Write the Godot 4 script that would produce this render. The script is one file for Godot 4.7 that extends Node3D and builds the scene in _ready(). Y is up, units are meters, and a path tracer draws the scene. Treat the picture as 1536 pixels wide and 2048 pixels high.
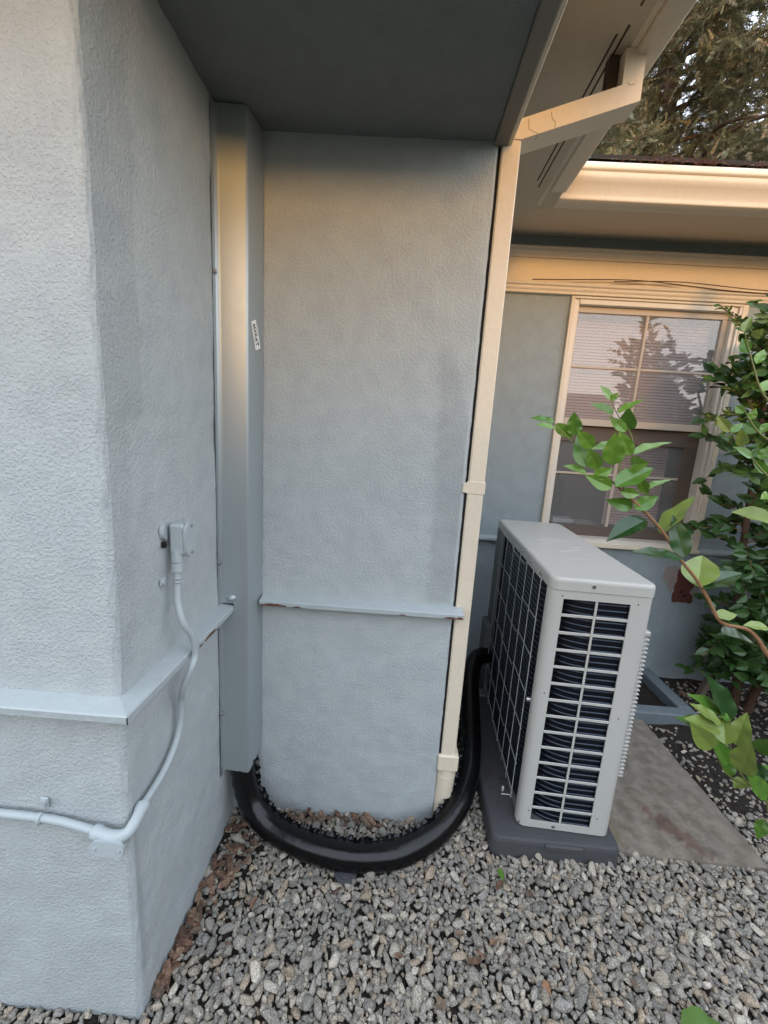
extends Node3D

# ------------------------------------------------------------------ mesh building
class MB:
	var v := PackedVector3Array()
	var n := PackedVector3Array()
	var c := PackedColorArray()
	var idx := PackedInt32Array()
	var col := Color(1, 1, 1)

	func poly(points: Array, center: Vector3) -> void:
		# a convex flat face, turned away from center
		var nn: Vector3 = (points[1] - points[0]).cross(points[2] - points[0])
		if nn.length() < 1e-12:
			return
		nn = nn.normalized()
		var mid := Vector3.ZERO
		for q in points:
			mid += q
		mid /= points.size()
		var flip := nn.dot(mid - center) < 0.0
		if flip:
			nn = -nn
		var s := v.size()
		for q in points:
			v.append(q)
			n.append(nn)
			c.append(col)
		for i in range(1, points.size() - 1):
			if flip:
				idx.append_array([s, s + i, s + i + 1])
			else:
				idx.append_array([s, s + i + 1, s + i])

	func quad(a: Vector3, b: Vector3, cc: Vector3, d: Vector3) -> void:
		# corners counterclockwise seen from outside
		var nn := (b - a).cross(cc - a).normalized()
		var s := v.size()
		for q in [a, b, cc, d]:
			v.append(q)
			n.append(nn)
			c.append(col)
		idx.append_array([s, s + 2, s + 1, s, s + 3, s + 2])

	func box(lo: Vector3, hi: Vector3, bevel := 0.0, xf := Transform3D.IDENTITY) -> void:
		var ctr := xf * ((lo + hi) / 2.0)
		var b := minf(bevel, 0.49 * minf(hi.x - lo.x, minf(hi.y - lo.y, hi.z - lo.z)))
		var p := func(sx: int, sy: int, sz: int, axis: int) -> Vector3:
			var s := [sx, sy, sz]
			var q := Vector3.ZERO
			for k in 3:
				var e: float = hi[k] if s[k] > 0 else lo[k]
				if k != axis:
					e -= b * s[k]
				q[k] = e
			return xf * q
		for k in 3:
			for s in [-1, 1]:
				var pts := []
				for w in [[-1, -1], [1, -1], [1, 1], [-1, 1]]:
					var a := [0, 0, 0]
					a[k] = s
					a[(k + 1) % 3] = w[0]
					a[(k + 2) % 3] = w[1]
					pts.append(p.call(a[0], a[1], a[2], k))
				poly(pts, ctr)
		if b <= 0.0:
			return
		for k in 3:
			var i := (k + 1) % 3
			var j := (k + 2) % 3
			for si in [-1, 1]:
				for sj in [-1, 1]:
					var a := [0, 0, 0]
					a[i] = si
					a[j] = sj
					a[k] = -1
					var a2 := a.duplicate()
					a2[k] = 1
					poly([p.call(a[0], a[1], a[2], i), p.call(a2[0], a2[1], a2[2], i), p.call(a2[0], a2[1], a2[2], j), p.call(a[0], a[1], a[2], j)], ctr)
		for sx in [-1, 1]:
			for sy in [-1, 1]:
				for sz in [-1, 1]:
					poly([p.call(sx, sy, sz, 0), p.call(sx, sy, sz, 1), p.call(sx, sy, sz, 2)], ctr)

	func grid(nu: int, nv: int, f: Callable, tint = null) -> void:
		# f(u, v) for u, v in 0..1; front side where d/du x d/dv points
		var s := v.size()
		for j in nv + 1:
			for i in nu + 1:
				v.append(f.call(float(i) / nu, float(j) / nv))
				n.append(Vector3.ZERO)
				c.append(tint.call(float(i) / nu, float(j) / nv) if tint != null else col)
		for j in nv:
			for i in nu:
				var a := s + j * (nu + 1) + i
				var b := a + 1
				var d := a + nu + 1
				var e := d + 1
				var nn := (v[b] - v[a]).cross(v[d] - v[a]) + (v[e] - v[b]).cross(v[e] - v[d]) * -1.0
				nn = (v[e] - v[a]).cross(v[d] - v[b])
				n[a] += nn
				n[b] += nn
				n[d] += nn
				n[e] += nn
				idx.append_array([a, e, b, a, d, e])
		for k in range(s, v.size()):
			n[k] = n[k].normalized()

	func tube(pts: Array, radius, sides := 10, cap := true, smooth_path := 0) -> void:
		var q := pts
		if smooth_path > 0:
			var cv := Curve3D.new()
			for k in pts.size():
				var t: Vector3 = (pts[mini(k + 1, pts.size() - 1)] - pts[maxi(k - 1, 0)]) / 6.0
				cv.add_point(pts[k], -t, t)
			q = []
			for k in smooth_path + 1:
				q.append(cv.sample_baked(cv.get_baked_length() * k / smooth_path, true))
		var s := v.size()
		var m := q.size()
		var up := Vector3.UP
		var side := Vector3.ZERO
		for k in m:
			var t: Vector3 = (q[mini(k + 1, m - 1)] - q[maxi(k - 1, 0)]).normalized()
			if k == 0:
				up = Vector3.UP if absf(t.y) < 0.9 else Vector3.BACK
			side = up.cross(t).normalized()
			up = t.cross(side).normalized()
			var r: float
			for i in sides + 1:
				var a := TAU * i / sides
				if radius is Callable:
					r = radius.call(float(k) / (m - 1), a)
				else:
					r = radius
				var o := side * cos(a) + up * sin(a)
				v.append(q[k] + o * r)
				n.append(o)
				c.append(col)
		for k in m - 1:
			for i in sides:
				var a := s + k * (sides + 1) + i
				var b := a + sides + 1
				idx.append_array([a, b + 1, a + 1, a, b, b + 1])
		if cap:
			for e in [0, m - 1]:
				var ring := []
				for i in sides:
					ring.append(v[s + e * (sides + 1) + i])
				poly(ring, q[1] if e == 0 else q[m - 2])

	func extrude(outline: PackedVector2Array, xf: Transform3D, length: float, caps := true, smooth := false) -> void:
		# outline in the xy plane of xf, pulled along its z
		var poly2 := outline
		if not Geometry2D.is_polygon_clockwise(poly2):
			pass
		else:
			poly2 = outline.duplicate()
			poly2.reverse()
		var m := poly2.size()
		var mirrored := xf.basis.determinant() < 0.0
		for i in m:
			var a := poly2[i]
			var b := poly2[(i + 1) % m]
			var pa := xf * Vector3(a.x, a.y, 0)
			var pb := xf * Vector3(b.x, b.y, 0)
			var pc := xf * Vector3(b.x, b.y, length)
			var pd := xf * Vector3(a.x, a.y, length)
			if mirrored:
				quad(pb, pa, pd, pc)
			else:
				quad(pa, pb, pc, pd)
			if smooth:
				var prev := poly2[(i + m - 1) % m]
				var next := poly2[(i + 2) % m]
				var n0 := _n2(prev, a)
				var n1 := _n2(a, b)
				var n2 := _n2(b, next)
				var na := (n0 + n1).normalized() if n0.dot(n1) > 0.6 else n1
				var nb := (n1 + n2).normalized() if n1.dot(n2) > 0.6 else n1
				var k := n.size() - 4
				var wa := (xf.basis * Vector3(na.x, na.y, 0)).normalized()
				var wb := (xf.basis * Vector3(nb.x, nb.y, 0)).normalized()
				if mirrored:
					n[k] = wb
					n[k + 1] = wa
					n[k + 2] = wa
					n[k + 3] = wb
				else:
					n[k] = wa
					n[k + 1] = wb
					n[k + 2] = wb
					n[k + 3] = wa
		if caps:
			var tri := Geometry2D.triangulate_polygon(poly2)
			for e in 2:
				var z := length if e == 1 else 0.0
				var inside := xf * Vector3(poly2[0].x, poly2[0].y, length * 0.5)
				var nz := (xf.basis.z * (1.0 if e == 1 else -1.0)).normalized()
				for k in range(0, tri.size(), 3):
					var pa := xf * Vector3(poly2[tri[k]].x, poly2[tri[k]].y, z)
					var pb := xf * Vector3(poly2[tri[k + 1]].x, poly2[tri[k + 1]].y, z)
					var pc := xf * Vector3(poly2[tri[k + 2]].x, poly2[tri[k + 2]].y, z)
					poly([pa, pb, pc], (pa + pb + pc) / 3.0 - nz)

	func _n2(a: Vector2, b: Vector2) -> Vector2:
		var d := (b - a).normalized()
		return Vector2(d.y, -d.x)

	func add(other: MB, xf: Transform3D, tint := Color(1, 1, 1)) -> void:
		var s := v.size()
		v.append_array(xf * other.v)
		n.append_array(Transform3D(xf.basis.orthonormalized(), Vector3.ZERO) * other.n)
		for k in other.c.size():
			c.append(other.c[k] * tint)
		for k in other.idx.size():
			idx.append(other.idx[k] + s)

	func mesh(m: Material) -> ArrayMesh:
		var a := []
		a.resize(Mesh.ARRAY_MAX)
		a[Mesh.ARRAY_VERTEX] = v
		a[Mesh.ARRAY_NORMAL] = n
		a[Mesh.ARRAY_COLOR] = c
		a[Mesh.ARRAY_INDEX] = idx
		var am := ArrayMesh.new()
		am.add_surface_from_arrays(Mesh.PRIMITIVE_TRIANGLES, a)
		am.surface_set_material(0, m)
		return am

var taken := {}
var M := {}
var rng := RandomNumberGenerator.new()
var eye := Vector3(0.558, 1.5, 1.362)

func numbered(called: String) -> String:
	if not taken.has(called):
		taken[called] = 0
		return called
	taken[called] += 1
	return "%s_%03d" % [called, taken[called]]

func thing(called: String, label: String, category: String, at := Vector3.ZERO, group := "") -> Node3D:
	var o := Node3D.new()
	o.name = numbered(called)
	add_child(o, true)
	o.position = at
	return tag(o, label, category, group)

func tag(o: Node3D, label: String, category: String, group := "") -> Node3D:
	o.set_meta("label", label)
	o.set_meta("category", category)
	if group != "":
		o.set_meta("group", group)
	return o

func part(called: String, mb: MB, m: Material, parent: Node3D, label := "") -> MeshInstance3D:
	return place(called, mb.mesh(m), parent, Transform3D.IDENTITY, label)

func place(called: String, am: Mesh, parent: Node3D, xf := Transform3D.IDENTITY, label := "") -> MeshInstance3D:
	var o := MeshInstance3D.new()
	o.mesh = am
	if parent == self:
		o.name = numbered(called)
	else:
		var k := 0
		var nm := called
		var seen: Dictionary = parent.get_meta("_names") if parent.has_meta("_names") else {}
		if seen.has(called):
			k = seen[called] + 1
			nm = "%s_%03d" % [called, k]
		seen[called] = k
		parent.set_meta("_names", seen)
		o.name = nm
	parent.add_child(o, true)
	o.transform = xf
	if label != "":
		o.set_meta("label", label)
	return o

func structure(called: String, mb: MB, m: Material, label := "") -> MeshInstance3D:
	var o := part(called, mb, m, self, label)
	o.set_meta("kind", "structure")
	return o

func lin(r: float, g: float, b: float) -> Color:
	return Color(r, g, b).linear_to_srgb()

func noise_tex(kind: int, freq: float, size: int, oct: int, gain := 0.5, ramp: Gradient = null, sd := 1, as_normal := false) -> NoiseTexture2D:
	var f := FastNoiseLite.new()
	f.seed = sd
	f.noise_type = kind
	f.frequency = freq
	f.fractal_type = FastNoiseLite.FRACTAL_FBM
	f.fractal_octaves = oct
	f.fractal_gain = gain
	var t := NoiseTexture2D.new()
	t.width = size
	t.height = size
	t.seamless = true
	t.seamless_blend_skirt = 0.2
	t.noise = f
	t.color_ramp = ramp
	return t

func ramp(stops: Array) -> Gradient:
	var g := Gradient.new()
	var o := PackedFloat32Array()
	var c := PackedColorArray()
	for s in stops:
		o.append(s[0])
		c.append(s[1])
	g.offsets = o
	g.colors = c
	return g

func mat(called: String, color: Color, rough := 0.7, metal := 0.0) -> StandardMaterial3D:
	var m := StandardMaterial3D.new()
	m.resource_name = called
	m.albedo_color = color
	m.roughness = rough
	m.metallic = metal
	m.vertex_color_use_as_albedo = true
	M[called] = m
	return m

func triplanar(m: StandardMaterial3D, per_metre: float) -> void:
	m.uv1_triplanar = true
	m.uv1_world_triplanar = true
	m.uv1_scale = Vector3.ONE * per_metre

func relief(m: StandardMaterial3D, t: Texture2D, cm: float) -> void:
	m.heightmap_enabled = true
	m.heightmap_texture = t
	m.heightmap_scale = cm

func materials() -> void:
	var S := FastNoiseLite.TYPE_SIMPLEX_SMOOTH
	var stucco_h := noise_tex(FastNoiseLite.TYPE_CELLULAR, 0.07, 1024, 4, 0.74, ramp([[0.0, Color(1, 1, 1)], [0.25, Color(0.8, 0.8, 0.8)], [0.5, Color(0.42, 0.42, 0.42)], [0.8, Color(0.3, 0.3, 0.3)], [1.0, Color(0.25, 0.25, 0.25)]]), 4)
	var smooth_h := noise_tex(S, 0.02, 512, 4, 0.5, null, 9)
	var mottle := noise_tex(S, 0.012, 512, 5, 0.55, ramp([[0.2, Color(0.965, 0.965, 0.97)], [0.5, Color(0.985, 0.985, 0.985)], [0.8, Color(1, 1, 0.995)]]), 21)
	var paint_mottle := noise_tex(S, 0.02, 512, 5, 0.6, ramp([[0.15, Color(0.975, 0.97, 0.962)], [0.4, Color(0.99, 0.99, 0.987)], [0.85, Color(1, 1, 1)]]), 33)
	var m := mat("stucco", Color(0.692, 0.718, 0.72), 0.82)
	m.albedo_texture = mottle
	relief(m, stucco_h, 0.28)
	triplanar(m, 1.5)
	m = mat("stucco_patch", Color(0.615, 0.658, 0.672), 0.85)
	m.albedo_texture = mottle
	relief(m, stucco_h, 0.22)
	triplanar(m, 1.5)
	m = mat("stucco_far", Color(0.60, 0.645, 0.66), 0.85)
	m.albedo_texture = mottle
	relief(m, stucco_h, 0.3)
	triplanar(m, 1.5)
	m = mat("stucco_baked_shade", Color(0.47, 0.495, 0.50), 0.9)  # wall stucco with the soffit shade darkened into its colour
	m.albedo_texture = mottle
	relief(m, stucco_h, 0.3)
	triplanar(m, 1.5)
	m = mat("ledge_paint", Color(0.66, 0.692, 0.698), 0.55)
	m.albedo_texture = paint_mottle
	relief(m, smooth_h, 0.12)
	triplanar(m, 4.0)
	m = mat("conduit_paint", Color(0.655, 0.688, 0.694), 0.5)
	relief(m, smooth_h, 0.06)
	triplanar(m, 12.0)
	m = mat("cream", Color(0.865, 0.815, 0.735), 0.5)
	m.albedo_texture = paint_mottle
	relief(m, smooth_h, 0.05)
	triplanar(m, 3.0)
	m = mat("cream_soffit", Color(0.80, 0.74, 0.65), 0.7)
	m.albedo_texture = paint_mottle
	triplanar(m, 2.0)
	mat("gray_trim", Color(0.46, 0.45, 0.42), 0.6)
	mat("dark_gap", Color(0.06, 0.05, 0.045), 0.9)
	mat("old_wood", Color(0.27, 0.22, 0.18), 0.9)
	mat("bare_wood", Color(0.36, 0.22, 0.15), 0.85)
	m = mat("galvanized", Color(0.64, 0.675, 0.685), 0.42, 0.48)
	var spangle := noise_tex(FastNoiseLite.TYPE_CELLULAR, 0.03, 512, 2, 0.5, ramp([[0.0, Color(0.85, 0.85, 0.85)], [1.0, Color(1, 1, 1)]]), 3)
	m.roughness_texture = spangle
	relief(m, smooth_h, 0.008)
	triplanar(m, 2.5)
	mat("zinc", Color(0.72, 0.72, 0.72), 0.3, 0.9)
	mat("paper", Color(0.93, 0.93, 0.92), 0.6)
	mat("ink", Color(0.12, 0.12, 0.13), 0.7)
	m = mat("black_wrap", Color(0.045, 0.045, 0.05), 0.24)
	m.metallic_specular = 0.42
	relief(m, noise_tex(S, 0.012, 512, 3, 0.5, null, 12), 0.06)
	triplanar(m, 5.0)
	m = mat("ac_paint", Color(0.715, 0.71, 0.685), 0.38)
	relief(m, smooth_h, 0.01)
	triplanar(m, 2.0)
	mat("ac_gray", Color(0.38, 0.39, 0.39), 0.5)
	m = mat("coil", Color(0.07, 0.085, 0.12), 0.45, 0.4)
	mat("coil_tube", Color(0.22, 0.25, 0.29), 0.2, 0.6)
	mat("wire", Color(0.60, 0.61, 0.60), 0.45)
	m = mat("pad", Color(0.27, 0.27, 0.28), 0.75)
	m.albedo_texture = mottle
	relief(m, smooth_h, 0.08)
	triplanar(m, 5.0)
	m = mat("concrete", Color(0.54, 0.51, 0.47), 0.9)
	m.albedo_texture = noise_tex(S, 0.010, 1024, 6, 0.5, ramp([[0.15, Color(0.78, 0.77, 0.74)], [0.5, Color(0.90, 0.89, 0.87)], [0.85, Color(1, 0.99, 0.97)]]), 41)
	relief(m, noise_tex(S, 0.06, 512, 4, 0.6, null, 6), 0.25)
	triplanar(m, 1.3)
	m = mat("curb_paint", Color(0.45, 0.49, 0.51), 0.85)
	m.albedo_texture = mottle
	relief(m, stucco_h, 0.3)
	triplanar(m, 2.0)
	m = mat("soil", Color(0.235, 0.195, 0.165), 0.95)
	m.albedo_texture = noise_tex(S, 0.03, 512, 6, 0.7, ramp([[0.2, Color(0.5, 0.48, 0.45)], [0.8, Color(1, 1, 1)]]), 51)
	relief(m, noise_tex(S, 0.05, 512, 5, 0.65, null, 52), 1.5)
	triplanar(m, 3.0)
	m = mat("stone", Color(1, 1, 1), 0.72)
	m.albedo_texture = noise_tex(S, 0.06, 512, 5, 0.85, ramp([[0.22, Color(0.30, 0.30, 0.31)], [0.42, Color(0.74, 0.735, 0.72)], [0.6, Color(0.92, 0.91, 0.89)], [0.8, Color(1, 1, 1)]]), 61)
	relief(m, noise_tex(S, 0.05, 512, 4, 0.6, null, 62), 0.2)
	triplanar(m, 5.5)
	m = mat("bark", Color(1, 1, 1), 0.9)
	m.albedo_texture = noise_tex(S, 0.03, 256, 5, 0.6, ramp([[0.2, Color(0.6, 0.58, 0.55)], [0.8, Color(1, 1, 1)]]), 71)
	relief(m, noise_tex(S, 0.04, 256, 4, 0.6, null, 72), 0.4)
	triplanar(m, 7.0)
	mat("dead_leaf", Color(1, 1, 1), 0.8)
	m = mat("brick_red", Color(0.40, 0.22, 0.19), 0.9)
	relief(m, stucco_h, 0.3)
	triplanar(m, 4.0)
	m = mat("plaster", Color(0.63, 0.58, 0.55), 0.9)
	relief(m, stucco_h, 0.3)
	triplanar(m, 4.0)
	mat("aluminium", Color(0.86, 0.83, 0.78), 0.4)
	m = mat("sash", Color(0.74, 0.69, 0.63), 0.55)
	m = mat("sash_dark", Color(0.38, 0.33, 0.30), 0.6)
	var gl := StandardMaterial3D.new()
	gl.resource_name = "glass"
	gl.albedo_color = Color(0.8, 0.8, 0.8, 0.12)
	gl.roughness = 0.02
	gl.transparency = BaseMaterial3D.TRANSPARENCY_ALPHA
	gl.metallic_specular = 0.72
	gl.metallic = 0.08
	M["glass"] = gl
	var gl2 := gl.duplicate()
	gl2.resource_name = "glass_lower"
	gl2.metallic = 0.02
	M["glass_lower"] = gl2
	mat("blind", Color(0.70, 0.58, 0.56), 0.55)
	mat("room", Color(0.30, 0.21, 0.195), 0.9)
	mat("furniture", Color(1, 1, 1), 0.8)
	mat("cable", Color(0.34, 0.26, 0.18), 0.6)
	m = mat("shingle", Color(0.22, 0.20, 0.19), 0.95)
	m.albedo_texture = noise_tex(S, 0.1, 256, 4, 0.8, ramp([[0.2, Color(0.5, 0.5, 0.5)], [0.8, Color(1, 1, 1)]]), 81)
	triplanar(m, 6.0)
	for k in 4:
		m = mat("leaf%d" % k, [Color(0.31, 0.46, 0.16), Color(0.39, 0.53, 0.19), Color(0.15, 0.27, 0.125), Color(0.45, 0.52, 0.24)][k], [0.30, 0.32, 0.26, 0.38][k])
		m.backlight_enabled = true
		m.backlight = Color(0.34, 0.34, 0.34) if k != 2 else Color(0.2, 0.2, 0.2)
	for k in 3:
		m = mat("shrub%d" % k, [Color(0.21, 0.33, 0.15), Color(0.33, 0.45, 0.20), Color(0.43, 0.52, 0.22)][k], 0.42)
		m.backlight_enabled = true
		m.backlight = Color(0.35, 0.35, 0.35)
	mat("stem", Color(0.50, 0.36, 0.24), 0.75)
	mat("stem_green", Color(0.40, 0.42, 0.20), 0.6)
	m = mat("trunk", Color(0.34, 0.25, 0.19), 0.9)
	relief(m, noise_tex(S, 0.03, 256, 4, 0.6, null, 91), 1.0)
	triplanar(m, 3.0)
	m = mat("needles", Color(1, 1, 1), 0.6)
	m.backlight_enabled = true
	m.backlight = Color(0.4, 0.4, 0.4)
	mat("fence_wood", Color(0.45, 0.40, 0.35), 0.85)

# ------------------------------------------------------------------ shapes
func wall_sheet(mb: MB, o: Vector3, ux: Vector3, width: float, y0: float, y1: float, step: float, amp: float, nz: FastNoiseLite, holes := []) -> void:
	# an upright uneven plastered sheet from o along ux (front where ux x up points)
	var nrm := ux.cross(Vector3.UP)
	var nu := maxi(1, int(width / step))
	var nv := maxi(1, int((y1 - y0) / step))
	mb.grid(nu, nv, func(u: float, w: float) -> Vector3:
		var q := o + ux * (u * width) + Vector3.UP * lerpf(y0, y1, w)
		var e := minf(minf(u, 1.0 - u) * width / 0.02, 1.0)
		return q + nrm * (nz.get_noise_3d(q.x * 6.0, q.y * 6.0, q.z * 6.0) * amp + nz.get_noise_3d(q.x * 40.0, q.y * 40.0, q.z * 40.0) * amp * 0.35) * e,
	func(u: float, w: float) -> Color:
		var q := o + ux * (u * width) + Vector3.UP * lerpf(y0, y1, w)
		var t := 1.0 + nz.get_noise_3d(q.x * 3.0 + 9.0, q.y * 3.0, q.z * 3.0) * 0.07
		t *= wall_tone(q, nz)
		return Color(t, t, t))

func wall_tone(q: Vector3, nz: FastNoiseLite) -> float:
	# repainted short wall strip, darker strips by the block corner, and an old drip mark
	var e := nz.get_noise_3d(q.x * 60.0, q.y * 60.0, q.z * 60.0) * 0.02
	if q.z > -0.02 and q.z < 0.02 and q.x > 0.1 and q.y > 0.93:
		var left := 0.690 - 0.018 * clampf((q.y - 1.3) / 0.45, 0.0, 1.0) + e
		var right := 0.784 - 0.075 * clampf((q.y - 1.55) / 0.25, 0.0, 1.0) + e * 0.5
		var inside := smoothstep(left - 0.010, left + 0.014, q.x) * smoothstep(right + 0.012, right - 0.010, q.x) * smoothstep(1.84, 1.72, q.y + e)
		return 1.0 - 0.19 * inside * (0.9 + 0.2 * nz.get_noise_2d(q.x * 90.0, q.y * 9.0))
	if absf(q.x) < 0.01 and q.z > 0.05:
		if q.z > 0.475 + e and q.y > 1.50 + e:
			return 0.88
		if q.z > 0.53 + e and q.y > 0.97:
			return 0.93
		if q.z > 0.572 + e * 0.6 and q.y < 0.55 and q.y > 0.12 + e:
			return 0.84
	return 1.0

func rounded_corner(mb: MB, at: Vector2, a0: float, r: float, y0: float, y1: float, nz: FastNoiseLite, amp: float) -> void:
	# an outside corner of radius r round the vertical through at; angles from a0 over a quarter turn
	mb.grid(8, int((y1 - y0) / 0.015), func(u: float, w: float) -> Vector3:
		var a := a0 - u * PI / 2
		var y := lerpf(y0, y1, w)
		var e := 1.0 if u > 0.01 and u < 0.99 else 0.0
		var rr := r + (nz.get_noise_2d(y * 22.0, u * 8.0) * amp + nz.get_noise_2d(y * 90.0, u * 30.0) * amp * 0.6) * e
		return Vector3(at.x + cos(a) * rr, y, at.y + sin(a) * rr))

func leaf_shape(len_: float, wid: float, curl: float, fold: float, point: float, wave := 0.0, nv := 8) -> MB:
	# a blade from the origin along +z, its face up +y
	var mb := MB.new()
	for side in [-1.0, 1.0]:
		mb.grid(3 if nv < 8 else 6, nv, func(u: float, w: float) -> Vector3:
			var t: float = w
			var half := wid * 0.5 * pow(sin(PI * pow(t, 0.8)), 0.8) * (1.0 - point * t * t * 0.55)
			if t > 0.999 or t < 0.001:
				half = 0.0008
			var uu: float = u if side > 0 else 1.0 - u
			var x: float = side * half * uu
			var y := half * uu * fold - curl * len_ * t * t + sin(t * 15.0 + side) * wave * uu * half
			return Vector3(x, y, t * len_),
		func(u: float, w: float) -> Color:
			var uu: float = u if side > 0 else 1.0 - u
			var k := 1.35 if uu < 0.1 else 0.94 + 0.16 * pow(maxf(0.0, sin((w - uu * 0.16) * 46.0)), 6.0) - 0.07 * sin(w * 9.0 + side * 2.0)
			return Color(k, k, k * 0.95))
		# grid's front is d/du x d/dv = x cross z = -y, so turn it round
	for k in range(0, mb.idx.size(), 3):
		var t := mb.idx[k + 1]
		mb.idx[k + 1] = mb.idx[k + 2]
		mb.idx[k + 2] = t
	for k in mb.n.size():
		mb.n[k] = -mb.n[k]
	return mb

func leaf_frame(base: Vector3, tip: Vector3, nrm: Vector3) -> Transform3D:
	var z := (tip - base).normalized()
	var x := nrm.cross(z).normalized()
	return Transform3D(Basis(x, z.cross(x), z), base)

func pebble_variant(sd: int, flat: Vector3, levels: int) -> MB:
	var r := RandomNumberGenerator.new()
	r.seed = sd
	var planes := []
	for k in 15:
		planes.append([Vector3(r.randfn(), r.randfn(), r.randfn()).normalized(), r.randf_range(0.48, 0.82)])
	var mb := MB.new()
	# an octahedron divided again and again, then cut by planes
	var pts := [Vector3.UP, Vector3.DOWN, Vector3.LEFT, Vector3.RIGHT, Vector3.BACK, Vector3.FORWARD]
	var tris := [[0, 4, 3], [0, 3, 5], [0, 5, 2], [0, 2, 4], [1, 3, 4], [1, 5, 3], [1, 2, 5], [1, 4, 2]]
	for lev in levels:
		var mids := {}
		var out := []
		for t in tris:
			var e := []
			for k in 3:
				var a: int = t[k]
				var b: int = t[(k + 1) % 3]
				var key := Vector2i(mini(a, b), maxi(a, b))
				if not mids.has(key):
					mids[key] = pts.size()
					pts.append(((pts[a] + pts[b]) * 0.5).normalized())
				e.append(mids[key])
			out.append_array([[t[0], e[0], e[2]], [e[0], t[1], e[1]], [e[2], e[1], t[2]], e])
		tris = out
	var q := []
	var smooth := []
	for p in pts:
		var w: Vector3 = p.rotated(Vector3(0.6, 0.0, 0.8), sd * 0.7)
		for pl in planes:
			var h: float = w.dot(pl[0])
			if h > pl[1]:
				w -= pl[0] * (h - pl[1]) * 0.96
		q.append(w * flat)
		smooth.append(Vector3.ZERO)
	for t in tris:
		var nn: Vector3 = (q[t[1]] - q[t[0]]).cross(q[t[2]] - q[t[0]])
		if nn.dot(q[t[0]]) < 0.0:
			nn = -nn
		for k in 3:
			smooth[t[k]] += nn
	for t in tris:
		var nn: Vector3 = (q[t[1]] - q[t[0]]).cross(q[t[2]] - q[t[0]])
		var order := [0, 2, 1]
		if nn.dot(q[t[0]]) < 0.0:
			nn = -nn
			order = [0, 1, 2]
		nn = nn.normalized()
		for k in order:
			mb.idx.append(mb.v.size())
			mb.v.append(q[t[k]])
			mb.n.append((nn * 0.85 + smooth[t[k]].normalized() * 0.15).normalized())
			mb.c.append(Color(1, 1, 1))
	return mb

func _ready() -> void:
	rng.seed = 7
	# -------------------------------------------------- camera, sky, sun, exposure
	var cam := Camera3D.new()
	cam.name = "camera"
	cam.fov = 103.272
	cam.near = 0.02
	cam.far = 200.0
	cam.position = Vector3(0.5577, 1.5, 1.3618)
	cam.rotation = Vector3(-0.1879, 0.0247, 0.0617)
	add_child(cam)
	cam.current = true
	var sky_mat := ProceduralSkyMaterial.new()
	sky_mat.sky_top_color = Color(0.76, 0.80, 0.86)
	sky_mat.sky_horizon_color = Color(0.95, 0.91, 0.85)
	sky_mat.sky_curve = 0.18
	sky_mat.sky_energy_multiplier = 1.55
	sky_mat.ground_bottom_color = Color(0.25, 0.23, 0.21)
	sky_mat.ground_horizon_color = Color(0.5, 0.45, 0.40)
	sky_mat.sun_angle_max = 2.0
	var env := Environment.new()
	env.background_mode = Environment.BG_SKY
	env.sky = Sky.new()
	env.sky.sky_material = sky_mat
	env.tonemap_mode = Environment.TONE_MAPPER_LINEAR
	env.tonemap_exposure = 1.58
	env.sdfgi_enabled = true
	env.ssao_enabled = true
	env.ssil_enabled = true
	var we := WorldEnvironment.new()
	we.name = "world_environment"
	we.environment = env
	add_child(we)
	var sun := DirectionalLight3D.new()
	sun.name = "sun"
	sun.light_color = Color(1.0, 0.74, 0.39)
	sun.light_energy = 0.44
	sun.light_angular_distance = 11.0
	sun.shadow_enabled = true
	add_child(sun)
	var from := Vector3(sin(deg_to_rad(6.0)), tan(deg_to_rad(6.5)), cos(deg_to_rad(6.0)))
	sun.look_at_from_position(from * 20.0, Vector3.ZERO)
	materials()
	ground()
	house()
	eaves()
	window_wall()
	windows()
	duct()
	downspout()
	hose()
	conduit()
	ac_unit()
	slab_and_vent()
	gravel()
	mulch()
	near_branch()
	shrub()
	trees()
	strip_helpers(self)

func strip_helpers(o: Node) -> void:
	if o.has_meta("_names"):
		o.remove_meta("_names")
	for k in o.get_children():
		strip_helpers(k)

# ------------------------------------------------------------------ the setting
func ground() -> void:
	var mb := MB.new()
	var nz := FastNoiseLite.new()
	nz.seed = 3
	nz.frequency = 1.0
	mb.quad(Vector3(-60, -0.06, 60), Vector3(60, -0.06, 60), Vector3(60, -0.06, -60), Vector3(-60, -0.06, -60))
	structure("ground", mb, M.soil, "dark bare earth under the gravel and out past the house")
	var bed := MB.new()
	bed.grid(70, 60, func(u: float, w: float) -> Vector3:
		var x := lerpf(-1.6, 4.2, u)
		var z := lerpf(1.8, -1.21, w)
		var y := -0.008 + nz.get_noise_2d(x * 2.0, z * 2.0) * 0.006
		if x > 2.1 and z < 0.0:
			y += 0.008 + nz.get_noise_2d(x * 9.0, z * 9.0) * 0.012
		return Vector3(x, y, z),
	func(u: float, w: float) -> Color:
		# grey stone dust under the gravel, dark earth in the planting bed
		return Color(1, 1, 1) if lerpf(-1.6, 4.2, u) > 2.04 and lerpf(1.8, -1.21, w) < 0.05 else Color(3.4, 3.9, 4.3))
	structure("soil_bed", bed, M.soil, "dark soil bed beside the concrete slab")

func ledge_profile(bottom: float, top: float, outw: float) -> PackedVector2Array:
	# x outwards, y up
	return PackedVector2Array([Vector2(-0.02, top), Vector2(0.0, top), Vector2(outw - 0.003, bottom + 0.019), Vector2(outw, bottom + 0.016), Vector2(outw, bottom + 0.002), Vector2(outw - 0.002, bottom), Vector2(-0.02, bottom)])

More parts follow.
